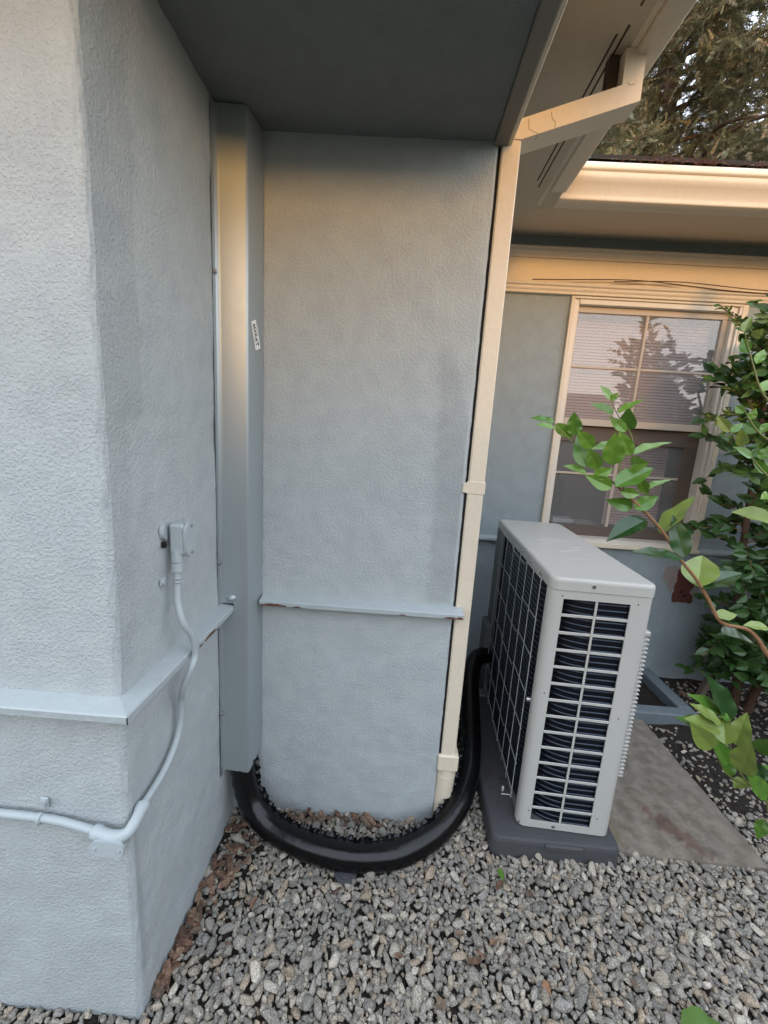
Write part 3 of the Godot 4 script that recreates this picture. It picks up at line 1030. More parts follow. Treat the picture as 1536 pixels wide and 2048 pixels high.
# ------------------------------------------------------------------ duct, downspout, hose, conduit
func duct() -> void:
	var d := thing("metal_duct_cover", "tall galvanized sheet metal duct cover standing in the corner of the walls", "duct cover", Vector3(0.05, 0.28, 0.06))
	d.position = Vector3.ZERO
	var y0 := 0.262
	var y1 := 2.347
	var t := 0.0012
	# plan: flange on the side wall, front face with a soft bend, return to the short wall
	var line := [Vector2(0.004, 0.133), Vector2(0.004, 0.116), Vector2(0.008, 0.110), Vector2(0.016, 0.1085), Vector2(0.086, 0.1045), Vector2(0.0905, 0.1030), Vector2(0.0935, 0.098), Vector2(0.105, 0.004)]
	var sh := MB.new()
	var cutb := [0.262, 0.262, 0.268, 0.272, 0.262, 0.262, 0.263, 0.288]
	for pass_ in 2:
		for seg in [[y0, 0.885], [0.885, 0.918], [0.918, y1]]:
			var first := 0
			if seg[0] == 0.885:
				first = 3
			for i in range(first, line.size() - 1):
				var a: Vector2 = line[i]
				var b: Vector2 = line[i + 1]
				if seg[0] == 0.885 and i == 3:
					a = Vector2(0.0455, 0.1067)
				var off := Vector2(-t, -t) * float(pass_)
				var ya: float = cutb[i] if seg[0] == y0 else seg[0]
				var yb: float = cutb[i + 1] if seg[0] == y0 else seg[0]
				var pa := Vector3(a.x + off.x, ya, a.y + off.y)
				var pb := Vector3(b.x + off.x, yb, b.y + off.y)
				var pc := Vector3(b.x + off.x, seg[1], b.y + off.y)
				var pd := Vector3(a.x + off.x, seg[1], a.y + off.y)
				var s := sh.v.size()
				if pass_ == 0:
					sh.quad(pa, pb, pc, pd)
				else:
					sh.quad(pd, pc, pb, pa)
				if pass_ == 0 and i >= 1:
					# soft bends: blend the normals of neighbouring strips
					var na := _bend(line, i, i)
					var nb := _bend(line, i, i + 1)
					sh.n[s] = na
					sh.n[s + 3] = na
					sh.n[s + 1] = nb
					sh.n[s + 2] = nb
	part("sheet", sh, M.galvanized, d)
	var cap := MB.new()
	cap.box(Vector3(0.002, 2.340, 0.002), Vector3(0.090, 2.3465, 0.102))
	part("end_cap", cap, M.dark_gap, d)
	# pressed-out dent above the ledge
	var dent := MB.new()
	dent.grid(10, 8, func(u: float, w: float) -> Vector3:
		var q := Vector2(u - 0.5, w - 0.5)
		var e := maxf(0.0, 1.0 - q.length() * 2.0)
		return Vector3(0.010 + u * 0.050, 0.916 + w * 0.036, 0.1050 + 0.012 * e * e * (3.0 - 2.0 * e)))
	part("dent", dent, M.galvanized, d)
	for q in [[Vector3(0.005, 1.925, 0.125), "zinc"], [Vector3(0.005, 1.062, 0.123), "zinc"], [Vector3(0.005, 0.512, 0.123), "zinc"]]:
		var s := MB.new()
		s.tube([q[0], q[0] + Vector3(0.0035, 0, 0)], 0.0075, 10)
		s.tube([q[0] + Vector3(0.0035, 0, 0), q[0] + Vector3(0.007, 0, 0)], 0.0045, 6)
		part("screw", s, M.zinc, d)
	# paper sticker on the return face
	var u := Vector3(0.0115, 0, -0.094).normalized()
	var nrm := Vector3.UP.cross(u) * -1.0
	nrm = u.cross(Vector3.UP)
	var o := Vector3(0.0988, 1.775, 0.055) + nrm * 0.0010
	var tilt := Basis(u, Vector3.UP, nrm) * Basis(Vector3(0, 0, 1), deg_to_rad(-68.0))
	var xf := Transform3D(tilt, o)
	var stk := MB.new()
	var pl := PackedVector2Array([Vector2(-0.041, -0.017), Vector2(0.040, -0.018), Vector2(0.040, 0.016), Vector2(-0.024, 0.018), Vector2(-0.029, 0.013), Vector2(-0.042, 0.016)])
	stk.extrude(pl, xf, 0.0006)
	var so := part("sticker", stk, M.paper, d, "white paper sticker with black lettering")
	var tm := TextMesh.new()
	tm.text = "MARJET"
	tm.font_size = 16
	tm.pixel_size = 0.00105
	tm.depth = 0.0004
	var sf := SystemFont.new()
	sf.font_names = PackedStringArray(["Droid Sans"])
	sf.font_weight = 700
	tm.font = sf
	tm.material = M.ink
	place("lettering", tm, so, xf * Transform3D(Basis.IDENTITY, Vector3(-0.002, -0.002, 0.0009)))
	var sm := MB.new()
	sm.box(Vector3(0.020, 0.0055, 0.0006), Vector3(0.033, 0.0085, 0.0010), 0.0, xf)
	sm.box(Vector3(-0.024, 0.0085, 0.0006), Vector3(0.004, 0.0098, 0.0010), 0.0, xf)
	sm.box(Vector3(-0.034, -0.010, 0.0006), Vector3(0.034, -0.0092, 0.0010), 0.0, xf)
	part("print_line", sm, M.ink, so)

func _bend(line: Array, i: int, at: int) -> Vector3:
	var nn := func(k: int) -> Vector3:
		var e: Vector2 = line[k + 1] - line[k]
		return Vector3(-e.y, 0, e.x).normalized() * -1.0 if false else Vector3(e.x, 0, e.y).normalized().cross(Vector3.UP)
	var a: Vector3 = nn.call(i)
	var j := at - 1 if at == i else at
	if j < 1 or j > line.size() - 2:
		return a
	return (a + nn.call(j)).normalized()

func downspout() -> void:
	var d := thing("cream_downspout", "cream rectangular downspout on the wall corner, bending up to the gutter, with a corrugated foot", "downspout", Vector3(0.83, 0, -0.03))
	d.position = Vector3.ZERO
	var x0 := 0.800
	var x1 := 0.855
	var z0 := -0.075
	var z1 := 0.0
	var up := MB.new()
	up.box(Vector3(x0, 0.30, z0), Vector3(x1, 2.36, z1), 0.004)
	part("pipe", up, M.cream, d)
	# elbow: a slanted run, then a short upright one into the gutter
	var el := MB.new()
	var ou := PackedVector2Array([Vector2(x0, 2.3603), Vector2(x1, 2.3603), Vector2(1.173, 2.466), Vector2(1.171, 2.590), Vector2(1.115, 2.590), Vector2(1.117, 2.502), Vector2(x0 + 0.015, 2.400), Vector2(x0, 2.385)])
	el.extrude(ou, Transform3D(Basis.IDENTITY, Vector3(0, 0, z0)), z1 - z0 + 0.001)
	part("elbow", el, M.cream, d)
	var bk := MB.new()
	bk.box(Vector3(1.085, 2.50, -0.06), Vector3(1.1145, 2.598, -0.03), 0.002)
	part("wood_block", bk, M.old_wood, d, "bare wood block behind the upright outlet")
	var cr := MB.new()
	for c in [[Vector2(0.868, 2.41), Vector2(0.872, 2.385), Vector2(0.90, 2.375), Vector2(0.893, 2.36)], [Vector2(0.93, 2.43), Vector2(0.934, 2.415), Vector2(0.945, 2.405), Vector2(0.944, 2.392)], [Vector2(1.13, 2.508), Vector2(1.137, 2.502), Vector2(1.15, 2.505)]]:
		var cl := []
		for w in c:
			cl.append(Vector3(w.x, w.y, 0.0012))
		cr = MB.new()
		cr.tube(cl, 0.0006, 4, false)
		part("paint_crack", cr, M.bare_wood, d)
	var st := MB.new()
	st.box(Vector3(0.797, 1.322, -0.077), Vector3(0.858, 1.364, 0.0020), 0.001)
	st.box(Vector3(0.783, 1.326, 0.0035), Vector3(0.800, 1.360, 0.0055), 0.001)
	part("strap", st, M.cream, d)
	var ad := MB.new()
	ad.box(Vector3(0.789, 0.245, -0.088), Vector3(0.868, 0.312, 0.008), 0.004)
	part("adapter_collar", ad, M.cream, d)
	var neck := MB.new()
	neck.tube([Vector3(0.829, 0.262, -0.035), Vector3(0.829, 0.198, -0.035)], 0.0385, 24, false)
	part("adapter_neck", neck, M.cream, d)
	var fx := MB.new()
	var pts := []
	for k in 90:
		var t := k / 89.0
		pts.append(Vector3(0.829 - 0.012 * t, lerpf(0.21, -0.03, t), -0.035 + 0.004 * t))
	fx.tube(pts, func(t: float, _a: float) -> float:
		return 0.0375 + (0.0022 * sin(t * 14.0 * TAU) if t > 0.12 else 0.002), 24)
	part("corrugated_pipe", fx, M.cream, d, "ribbed cream drain pipe going into the gravel")
	var gap := MB.new()
	gap.box(Vector3(0.7925, 0.31, -0.07), Vector3(0.7995, 2.34, -0.006))
	part("shadow_gap", gap, M.dark_gap, d)

func hose() -> void:
	var h := thing("black_wrapped_hose", "thick black wrapped pipe bundle curving over the gravel from the duct to the air conditioner", "hose", Vector3(0.5, 0.05, 0.18))
	h.position = Vector3.ZERO
	var nz := FastNoiseLite.new()
	nz.seed = 8
	nz.frequency = 1.0
	var pts := [Vector3(0.050, 0.40, 0.052), Vector3(0.053, 0.30, 0.058), Vector3(0.066, 0.205, 0.075), Vector3(0.108, 0.118, 0.098), Vector3(0.185, 0.068, 0.128), Vector3(0.30, 0.050, 0.165), Vector3(0.42, 0.047, 0.190), Vector3(0.54, 0.047, 0.193), Vector3(0.66, 0.049, 0.168), Vector3(0.79, 0.060, 0.095), Vector3(0.875, 0.082, 0.008), Vector3(0.930, 0.115, -0.090), Vector3(0.962, 0.165, -0.20), Vector3(0.985, 0.215, -0.36), Vector3(1.01, 0.27, -0.55), Vector3(1.06, 0.31, -0.70), Vector3(1.14, 0.32, -0.76)]
	var mb := MB.new()
	mb.tube(pts, func(t: float, a: float) -> float:
		var wr := 0.0016 * sin(t * 330.0 + 2.0 * sin(a)) if t < 0.2 else 0.0002 * sin(t * 120.0)
		return 0.0455 * (1.0 - 0.14 * smoothstep(0.14, 0.0, t)) + wr + 0.0012 * nz.get_noise_2d(t * 34.0, cos(a) * 2.0) + 0.003 * nz.get_noise_2d(t * 12.0, sin(a) * 1.5 + 7.0), 26, true, 200)
	part("wrapped_pipe", mb, M.black_wrap, h)
	# pinched seam standing up along the inner side
	var cv := Curve3D.new()
	for k in pts.size():
		var tg: Vector3 = (pts[mini(k + 1, pts.size() - 1)] - pts[maxi(k - 1, 0)]) / 6.0
		cv.add_point(pts[k], -tg, tg)
	var total := cv.get_baked_length()
	var sm := MB.new()
	for face in 2:
		sm.grid(420, 5, func(u: float, w: float) -> Vector3:
			var l := lerpf(0.10, total - 0.25, u)
			var q := cv.sample_baked(l, true)
			var tg := (cv.sample_baked(l + 0.01, true) - q).normalized()
			var inward := (Vector3(0.45, 0.35, -0.35) - q)
			inward = (inward - tg * inward.dot(tg)).normalized()
			var upv := (Vector3.UP * 0.75 + inward * 0.9)
			upv = (upv - tg * upv.dot(tg)).normalized()
			var side := tg.cross(upv)
			var hh := 0.018 + 0.012 * nz.get_noise_1d(u * 46.0) + 0.003 * sin(u * 130.0 + 3.0 * nz.get_noise_1d(u * 30.0))
			return q + upv * (0.038 + hh * w) + side * (sin(u * 150.0 + nz.get_noise_1d(u * 40.0) * 7.0) * 0.009 * w * w + 0.0008 * face))
	part("seam", sm, M.black_wrap, h, "crinkled edge of the black wrapping")
	var disc := MB.new()
	disc.tube([Vector3(0.475, -0.01, 0.225), Vector3(0.475, 0.014, 0.225)], 0.038, 20)
	disc.tube([Vector3(0.475, 0.014, 0.225), Vector3(0.475, 0.019, 0.225)], 0.026, 20)
	tag(part("round_cap", disc, M.pad, self), "small dark round cap in the gravel under the black hose", "cap")

func conduit() -> void:
	var c := thing("electrical_conduit", "painted electrical conduit running round the wall corner and up to the wall box", "conduit", Vector3(0.02, 0.6, 0.6))
	c.position = Vector3.ZERO
	var up := MB.new()
	up.tube([Vector3(0.026, 1.158, 0.411), Vector3(0.026, 1.10, 0.412), Vector3(0.030, 1.055, 0.420), Vector3(0.046, 1.005, 0.428), Vector3(0.058, 0.955, 0.406), Vector3(0.058, 0.900, 0.396), Vector3(0.056, 0.870, 0.414), Vector3(0.036, 0.815, 0.420), Vector3(0.021, 0.765, 0.404), Vector3(0.018, 0.700, 0.408), Vector3(0.018, 0.655, 0.440), Vector3(0.018, 0.625, 0.500), Vector3(0.018, 0.616, 0.585)], 0.0088, 14, true, 90)
	part("pipe", up, M.conduit_paint, c)
	var fr := MB.new()
	fr.tube([Vector3(-1.6, 0.640, 0.622), Vector3(-0.30, 0.612, 0.622), Vector3(-0.16, 0.607, 0.622), Vector3(-0.066, 0.590, 0.625)], 0.0092, 14, true, 40)
	part("pipe", fr, M.conduit_paint, c)
	# wall box at the top
	var bx := thing("conduit_box", "small painted wall box with oval cover at the top of the conduit", "box", Vector3(0, 0, 0))
	var bd := MB.new()
	bd.box(Vector3(0.012, 1.176, 0.372), Vector3(0.050, 1.256, 0.420), 0.006)
	part("body", bd, M.conduit_paint, bx)
	var hub := MB.new()
	hub.tube([Vector3(0.028, 1.19, 0.409), Vector3(0.028, 1.1685, 0.410)], 0.0148, 18)
	part("hub", hub, M.conduit_paint, bx)
	var cov := MB.new()
	var ov := PackedVector2Array()
	for k in 20:
		var a := TAU * k / 20.0
		ov.append(Vector2(cos(a) * 0.0255, sin(a) * 0.0255 + (0.020 if sin(a) > 0 else -0.020)))
	cov.extrude(ov, Transform3D(Basis(Vector3.FORWARD, Vector3.UP, Vector3.RIGHT), Vector3(0.0502, 1.216, 0.396)), 0.007, true, true)
	var co := part("cover", cov, M.conduit_paint, bx)
	for y in [1.250, 1.182]:
		var s := MB.new()
		s.tube([Vector3(0.0572, y, 0.396), Vector3(0.0605, y, 0.396)], 0.0042, 10)
		part("screw", s, M.zinc, co)
	var cl := MB.new()
	cl.tube([Vector3(-0.002, 1.236, 0.420), Vector3(0.008, 1.236, 0.418)], 0.0205, 20)
	part("wall_collar", cl, M.conduit_paint, bx, "rough filler collar where the box meets the wall")
	var hl := MB.new()
	hl.box(Vector3(0.0005, 1.198, 0.424), Vector3(0.012, 1.214, 0.434), 0.003)
	part("gap", hl, M.dark_gap, bx)
	var cn := thing("conduit_connector", "painted compression connector just under the wall box", "connector")
	var cm := MB.new()
	for seg in [[1.168, 1.163, 0.0142], [1.1625, 1.158, 0.0132], [1.1575, 1.134, 0.0136]]:
		cm.tube([Vector3(0.027, seg[0], 0.4105), Vector3(0.027, seg[1], 0.4110)], seg[2], 18)
	part("nut", cm, M.conduit_paint, cn)
	# straps
	var s1 := thing("pipe_strap", "painted one hole strap holding the upright conduit below its connector", "strap")
	var sm := MB.new()
	var ring := []
	for k in 11:
		var a := PI * (k / 10.0) - PI / 2
		ring.append(Vector3(0.026 + cos(a) * 0.0098, 1.113, 0.412 - sin(a) * 0.0098))
	for off in [0.004, -0.005]:
		var rr := []
		for q in ring:
			rr.append(q + Vector3(0, off, 0))
		sm.tube(rr, 0.0030, 6)
	sm.box(Vector3(0.001, 1.104, 0.424), Vector3(0.006, 1.122, 0.447), 0.002)
	part("band", sm, M.conduit_paint, s1)
	var sc := MB.new()
	sc.tube([Vector3(0.006, 1.113, 0.439), Vector3(0.010, 1.113, 0.439)], 0.0060, 12)
	part("screw", sc, M.conduit_paint, s1)
	var s2 := thing("pipe_strap", "painted one hole strap over the conduit on the front wall face", "strap")
	sm = MB.new()
	var rr2 := []
	for k in 11:
		var a := PI * (k / 10.0) - PI / 2
		rr2.append(Vector3(-0.188, 0.6085 + sin(a) * 0.0105, 0.621 + cos(a) * 0.0105))
	sm.tube(rr2, 0.0042, 8)
	sm.box(Vector3(-0.197, 0.622, 0.606), Vector3(-0.179, 0.650, 0.611), 0.002)
	part("band", sm, M.conduit_paint, s2)
	sc = MB.new()
	sc.tube([Vector3(-0.188, 0.640, 0.611), Vector3(-0.188, 0.640, 0.618)], 0.0085, 12)
	part("screw", sc, M.conduit_paint, s2)
	# corner pulling elbow with oval cover
	var e := thing("conduit_elbow", "painted pulling elbow with oval cover where the conduit turns the wall corner", "conduit elbow")
	var em := MB.new()
	em.tube([Vector3(0.018, 0.616, 0.575), Vector3(0.020, 0.606, 0.612), Vector3(0.010, 0.594, 0.630), Vector3(-0.020, 0.588, 0.632), Vector3(-0.064, 0.589, 0.626)], func(t: float, _a: float) -> float:
		return 0.0130 + (0.0025 if t < 0.12 or t > 0.86 else 0.0), 18, true, 26)
	part("body", em, M.conduit_paint, e)
	var ec := MB.new()
	var ov2 := PackedVector2Array()
	for k in 20:
		var a := TAU * k / 20.0
		ov2.append(Vector2(cos(a) * 0.0185 + (0.020 if cos(a) > 0 else -0.020), sin(a) * 0.0185))
	var tl := Basis(Vector3.RIGHT, deg_to_rad(-6.0))
	ec.extrude(ov2, Transform3D(tl, Vector3(-0.020, 0.574, 0.645)), 0.007, true, true)
	ec.box(Vector3(-0.050, -0.014, -0.024), Vector3(0.012, 0.016, -0.0005), 0.006, Transform3D(tl, Vector3(0.0, 0.575, 0.645)))
	var eo := part("cover", ec, M.conduit_paint, e)
	for x in [-0.046, 0.008]:
		var s := MB.new()
		s.tube([tl * Vector3(0, 0, 0.007) + Vector3(x, 0.574, 0.645), tl * Vector3(0, 0, 0.0098) + Vector3(x, 0.574, 0.645)], 0.004, 10)
		part("screw", s, M.conduit_paint, eo)

# ------------------------------------------------------------------ air conditioner
func ac_unit() -> void:
	var padx := thing("equipment_pad", "dark grey moulded plastic pad under the air conditioner", "pad", Vector3(1.10, 0, 0.053))
	padx.rotation.y = -0.02
	var pm := MB.new()
	# tapered block with a rounded rim
	var ring := func(inset: float, y: float) -> Array:
		var lo := Vector2(-0.105 + inset, -1.04 + inset)
		var hi := Vector2(0.372 - inset, 0.058 - inset)
		var out := []
		var r := 0.03
		for cnr in [[hi.x, hi.y, 0.0], [lo.x, hi.y, PI / 2], [lo.x, lo.y, PI], [hi.x, lo.y, PI * 1.5]]:
			for k in 5:
				var a: float = cnr[2] + k / 4.0 * PI / 2
				var cx: float = cnr[0] - (r if cnr[0] == hi.x else -r)
				var cz: float = cnr[1] - (r if cnr[1] == hi.y else -r)
				out.append(Vector3(cx + cos(a) * r, y, cz + sin(a) * r))
		return out
	var rings := [ring.call(0.0, -0.02), ring.call(0.004, 0.058), ring.call(0.007, 0.068), ring.call(0.014, 0.0735), ring.call(0.028, 0.075)]
	for k in 4:
		for i in 20:
			var j := (i + 1) % 20
			pm.poly([rings[k][i], rings[k][j], rings[k + 1][j], rings[k + 1][i]], Vector3(0.13, 0.03, -0.5))
	pm.poly(rings[4], Vector3(0.1, -1, -0.5))
	part("slab", pm, M.pad, padx)
	var lp := MB.new()
	lp.box(Vector3(0.09, 0.045, 0.04), Vector3(0.23, 0.0685, 0.0615), 0.005)
	part("lip", lp, M.pad, padx)

	var ac := thing("air_conditioner", "beige outdoor air conditioner unit with slotted end grille and dark coil side", "air conditioner", Vector3(1.1018, 0.08, 0.0529))
	ac.rotation.y = -0.0573
	var W := 0.3376
	var Hh := 0.9896
	var L := 0.9815
	var r := 0.028
	var yt := 0.945
	# end grille: curved side strips, a flat field of bars
	var g := MB.new()
	var arc := func(cx: float, cz: float, a0: float, a1: float, rad: float, n_: int) -> Array:
		var o := []
		for k in n_ + 1:
			var a := lerpf(a0, a1, float(k) / n_)
			o.append(Vector2(cx + cos(a) * rad, cz + sin(a) * rad))
		return o
	# plan coordinates (x, z); left strip wraps from the coil side round to the first column
	var lo: Array = [Vector2(0.0, -0.042)] + arc.call(r, -r, PI, PI / 2, r, 8) + [Vector2(0.045, 0.0)]
	var li: Array = [Vector2(0.045, -0.005)] + arc.call(r, -r, PI / 2, PI, r - 0.004, 8) + [Vector2(0.004, -0.042)]
	var ro: Array = [Vector2(0.262, 0.0)] + arc.call(W - r, -r, PI / 2, 0, r, 8) + [Vector2(W, -0.06)]
	var ri: Array = [Vector2(W - 0.004, -0.06)] + arc.call(W - r, -r, 0, PI / 2, r - 0.004, 8) + [Vector2(0.262, -0.005)]
	var stand := Transform3D(Basis(Vector3.RIGHT, Vector3.BACK, Vector3.DOWN), Vector3(0, yt, 0))
	g.extrude(PackedVector2Array(lo + li), stand, yt, true, true)
	g.extrude(PackedVector2Array(ro + ri), stand, yt, true, true)
	g.box(Vector3(0.1505, 0.0285, -0.0048), Vector3(0.1585, 0.9155, -0.0004), 0.0012)
	for k in 15:
		var ya := 0.0 if k == 0 else 0.028 + (k - 1) * 0.0642 + 0.0535
		var yb := 0.028 + k * 0.0642 if k < 14 else yt
		for s in [[0.0450, 0.1503], [0.1587, 0.2620]]:
			if k == 0 or k == 14:
				continue
			g.box(Vector3(s[0], ya, -0.0036), Vector3(s[1], yb, -0.0002), 0.0012)
	g.box(Vector3(0.045, 0.0, -0.005), Vector3(0.262, 0.028, 0.0))
	g.box(Vector3(0.045, 0.028 + 13 * 0.0642 + 0.0535, -0.005), Vector3(0.262, yt, 0.0))
	part("end_grille", g, M.ac_paint, ac)
	var rp := MB.new()
	rp.box(Vector3(W - 0.004, 0.0, -L + 0.02), Vector3(W, yt, -0.0605), 0.001)
	part("fan_panel", rp, M.ac_paint, ac)
	var bp := MB.new()
	bp.box(Vector3(0.0, 0.0, -L), Vector3(W, yt, -L + 0.0195), 0.004)
	part("rear_end_panel", bp, M.ac_gray, ac)
	var sp := MB.new()
	sp.box(Vector3(0.0, 0.0, -L + 0.02), Vector3(0.004, yt, -0.775), 0.001)
	part("service_panel", sp, M.ac_gray, ac)
	var bt := MB.new()
	bt.box(Vector3(0.006, 0.0, -L + 0.02), Vector3(W - 0.005, 0.012, -0.006))
	part("base_pan", bt, M.ac_gray, ac)
	# rounded lid overhanging a little
	var lid := MB.new()
	var lr := func(inset: float, y: float) -> Array:
		var out := []
		var x0 := -0.003 + inset
		var x1 := W + 0.003 - inset
		var zz0 := -L - 0.003 + inset
		var zz1 := 0.003 - inset
		var rr := r + 0.003 - inset * 0.5
		for cnr in [[x1 - rr, zz1 - rr, 0.0], [x0 + rr, zz1 - rr, PI / 2], [x0 + rr, zz0 + rr, PI], [x1 - rr, zz0 + rr, PI * 1.5]]:
			for k in 7:
				var a: float = cnr[2] + k / 6.0 * PI / 2
				out.append(Vector3(cnr[0] + cos(a) * rr, y, cnr[1] + sin(a) * rr))
		return out
	var lrings := [lr.call(0.0, yt + 0.002), lr.call(0.0, Hh - 0.012), lr.call(0.0015, Hh - 0.006), lr.call(0.005, Hh - 0.002), lr.call(0.012, Hh)]
	for k in 4:
		for i in 28:
			var j := (i + 1) % 28
			lid.poly([lrings[k][i], lrings[k][j], lrings[k + 1][j], lrings[k + 1][i]], Vector3(W / 2, 0.96, -L / 2))
	lid.poly(lrings[4], Vector3(W / 2, 0, -L / 2))
	lid.poly(lrings[0], Vector3(W / 2, 2, -L / 2))
	part("lid", lid, M.ac_paint, ac)
	# stretch-film creases left on the lid
	for k in 9:
		var crz := MB.new()
		var q := Vector3(rng.randf_range(0.03, 0.24), Hh + 0.0004, -rng.randf_range(0.15, 0.8))
		var d := Vector3(rng.randf_range(0.03, 0.08), 0, rng.randf_range(-0.03, 0.01))
		crz.tube([q - d, q, q + d], func(t: float, _a: float) -> float: return 0.0003 + 0.0008 * sin(PI * t), 5, false)
		part("crease", crz, M.ac_paint, ac)
	# coil: dark fin block turning the corner, with tubes in front
	var fin := MB.new()
	fin.box(Vector3(0.012, 0.014, -0.78), Vector3(0.030, 0.940, -0.165))
	var q0: Array = arc.call(0.164, -0.164, PI, PI / 2, 0.150, 10)
	var q1: Array = arc.call(0.164, -0.164, PI / 2, PI, 0.132, 10)
	fin.extrude(PackedVector2Array([Vector2(0.014, -0.1655)] + q0 + [Vector2(0.33, -0.014), Vector2(0.33, -0.032)] + q1 + [Vector2(0.032, -0.1655)]), Transform3D(Basis(Vector3.RIGHT, Vector3.BACK, Vector3.DOWN), Vector3(0, 0.940, 0)), 0.926, true, true)
	part("coil_fins", fin, M.coil, ac)
	for k in 42:
		var y := 0.026 + k * 0.0214
		var tb := MB.new()
		var pts := [Vector3(0.0115, y, -0.77), Vector3(0.0115, y, -0.164)]
		for w in arc.call(0.164, -0.164, PI, PI / 2, 0.1525, 12):
			pts.append(Vector3(w.x, y, w.y))
		pts.append(Vector3(0.325, y, -0.0115))
		tb.tube(pts, 0.0042, 6)
		part("coil_tube", tb, M.coil_tube, ac)
	# wire guard on the coil side
	var xg := -0.012
	for y in [0.954, 0.800, 0.655, 0.505, 0.358, 0.205, 0.075]:
		var wm := MB.new()
		wm.tube([Vector3(xg, y, -0.068), Vector3(xg, y, -0.285), Vector3(xg, y - 0.018, -0.300), Vector3(xg, y - 0.018, -0.52), Vector3(xg, y, -0.535), Vector3(xg, y, -0.768)], 0.0019, 6)
		part("guard_wire", wm, M.wire, ac)
	for z in [-0.068, -0.165, -0.262, -0.373, -0.501, -0.640, -0.768]:
		var wm := MB.new()
		wm.tube([Vector3(xg - 0.003, 0.958, z), Vector3(xg - 0.003, 0.05, z)], 0.0019, 6)
		part("guard_wire", wm, M.wire, ac)
	for z in [-0.12, -0.42, -0.71]:
		var wm := MB.new()
		wm.tube([Vector3(xg, 0.954, z), Vector3(xg - 0.002, 0.968, z), Vector3(0.0, 0.975, z)], 0.0025, 6)
		part("guard_clip", wm, M.wire, ac)
	var bolt := MB.new()
	bolt.tube([Vector3(-0.002, 0.50, -0.046), Vector3(-0.016, 0.50, -0.046)], 0.010, 8)
	part("bolt", bolt, M.zinc, ac)
	for q in [[0.135, 0.968, 0.0032], [0.132, 0.014, 0.0002]]:
		var s := MB.new()
		s.tube([Vector3(q[0], q[1], q[2]), Vector3(q[0], q[1], q[2] + 0.003)], 0.0058, 12)
		part("screw", s, M.zinc, ac)
	for z in [-0.10, -0.25, -0.40, -0.75]:
		var s := MB.new()
		s.tube([Vector3(-0.003, 0.966, z), Vector3(-0.0062, 0.966, z)], 0.0055, 10)
		part("screw", s, M.zinc, ac)
	for q in [[0.040, 0.926], [0.285, 0.918], [0.028, 0.560], [0.290, 0.492], [0.035, 0.070], [0.282, 0.072]]:
		var s := MB.new()
		s.tube([Vector3(q[0], q[1], -0.001), Vector3(q[0], q[1], 0.0005)], 0.0026, 8)
		part("pin_hole", s, M.dark_gap, ac)
	# fan guard bulging from the long front
	var fg := MB.new()
	fg.box(Vector3(W + 0.0005, 0.24, -0.86), Vector3(W + 0.004, 0.80, -0.04))
	part("fan_guard_back", fg, M.ac_gray, ac)
	var cap := MB.new()
	cap.box(Vector3(W + 0.0005, 0.795, -0.87), Vector3(W + 0.024, 0.812, -0.030), 0.003)
	part("fan_guard_cap", cap, M.ac_paint, ac)
	for k in 35:
		var y := 0.235 + k * 0.0160
		var sl := MB.new()
		sl.box(Vector3(W + 0.0045, y, -0.87), Vector3(W + 0.024, y + 0.006, -0.030), 0.0015)
		part("fan_guard_slat", sl, M.ac_paint, ac)
	var mk := MB.new()
	mk.box(Vector3(W + 0.0242, 0.797, -0.25), Vector3(W + 0.0252, 0.810, -0.15))
	part("label_plate", mk, M.ac_gray, ac)
	# mounting foot and washers on the pad
	var ft := MB.new()
	ft.box(Vector3(-0.035, -0.0045, -0.20), Vector3(0.02, 0.002, -0.13), 0.002)
	ft.tube([Vector3(-0.020, 0.002, -0.165), Vector3(-0.020, 0.014, -0.165)], 0.009, 8)
	part("foot", ft, M.zinc, ac)
	var ft2 := MB.new()
	ft2.box(Vector3(-0.035, -0.0045, -0.85), Vector3(0.02, 0.002, -0.78), 0.002)
	part("foot", ft2, M.zinc, ac)
	# pipes into the back corner
	var vv := MB.new()
	vv.box(Vector3(-0.04, 0.16, -0.93), Vector3(-0.001, 0.42, -0.80), 0.008)
	part("valve_cover", vv, M.ac_gray, ac)

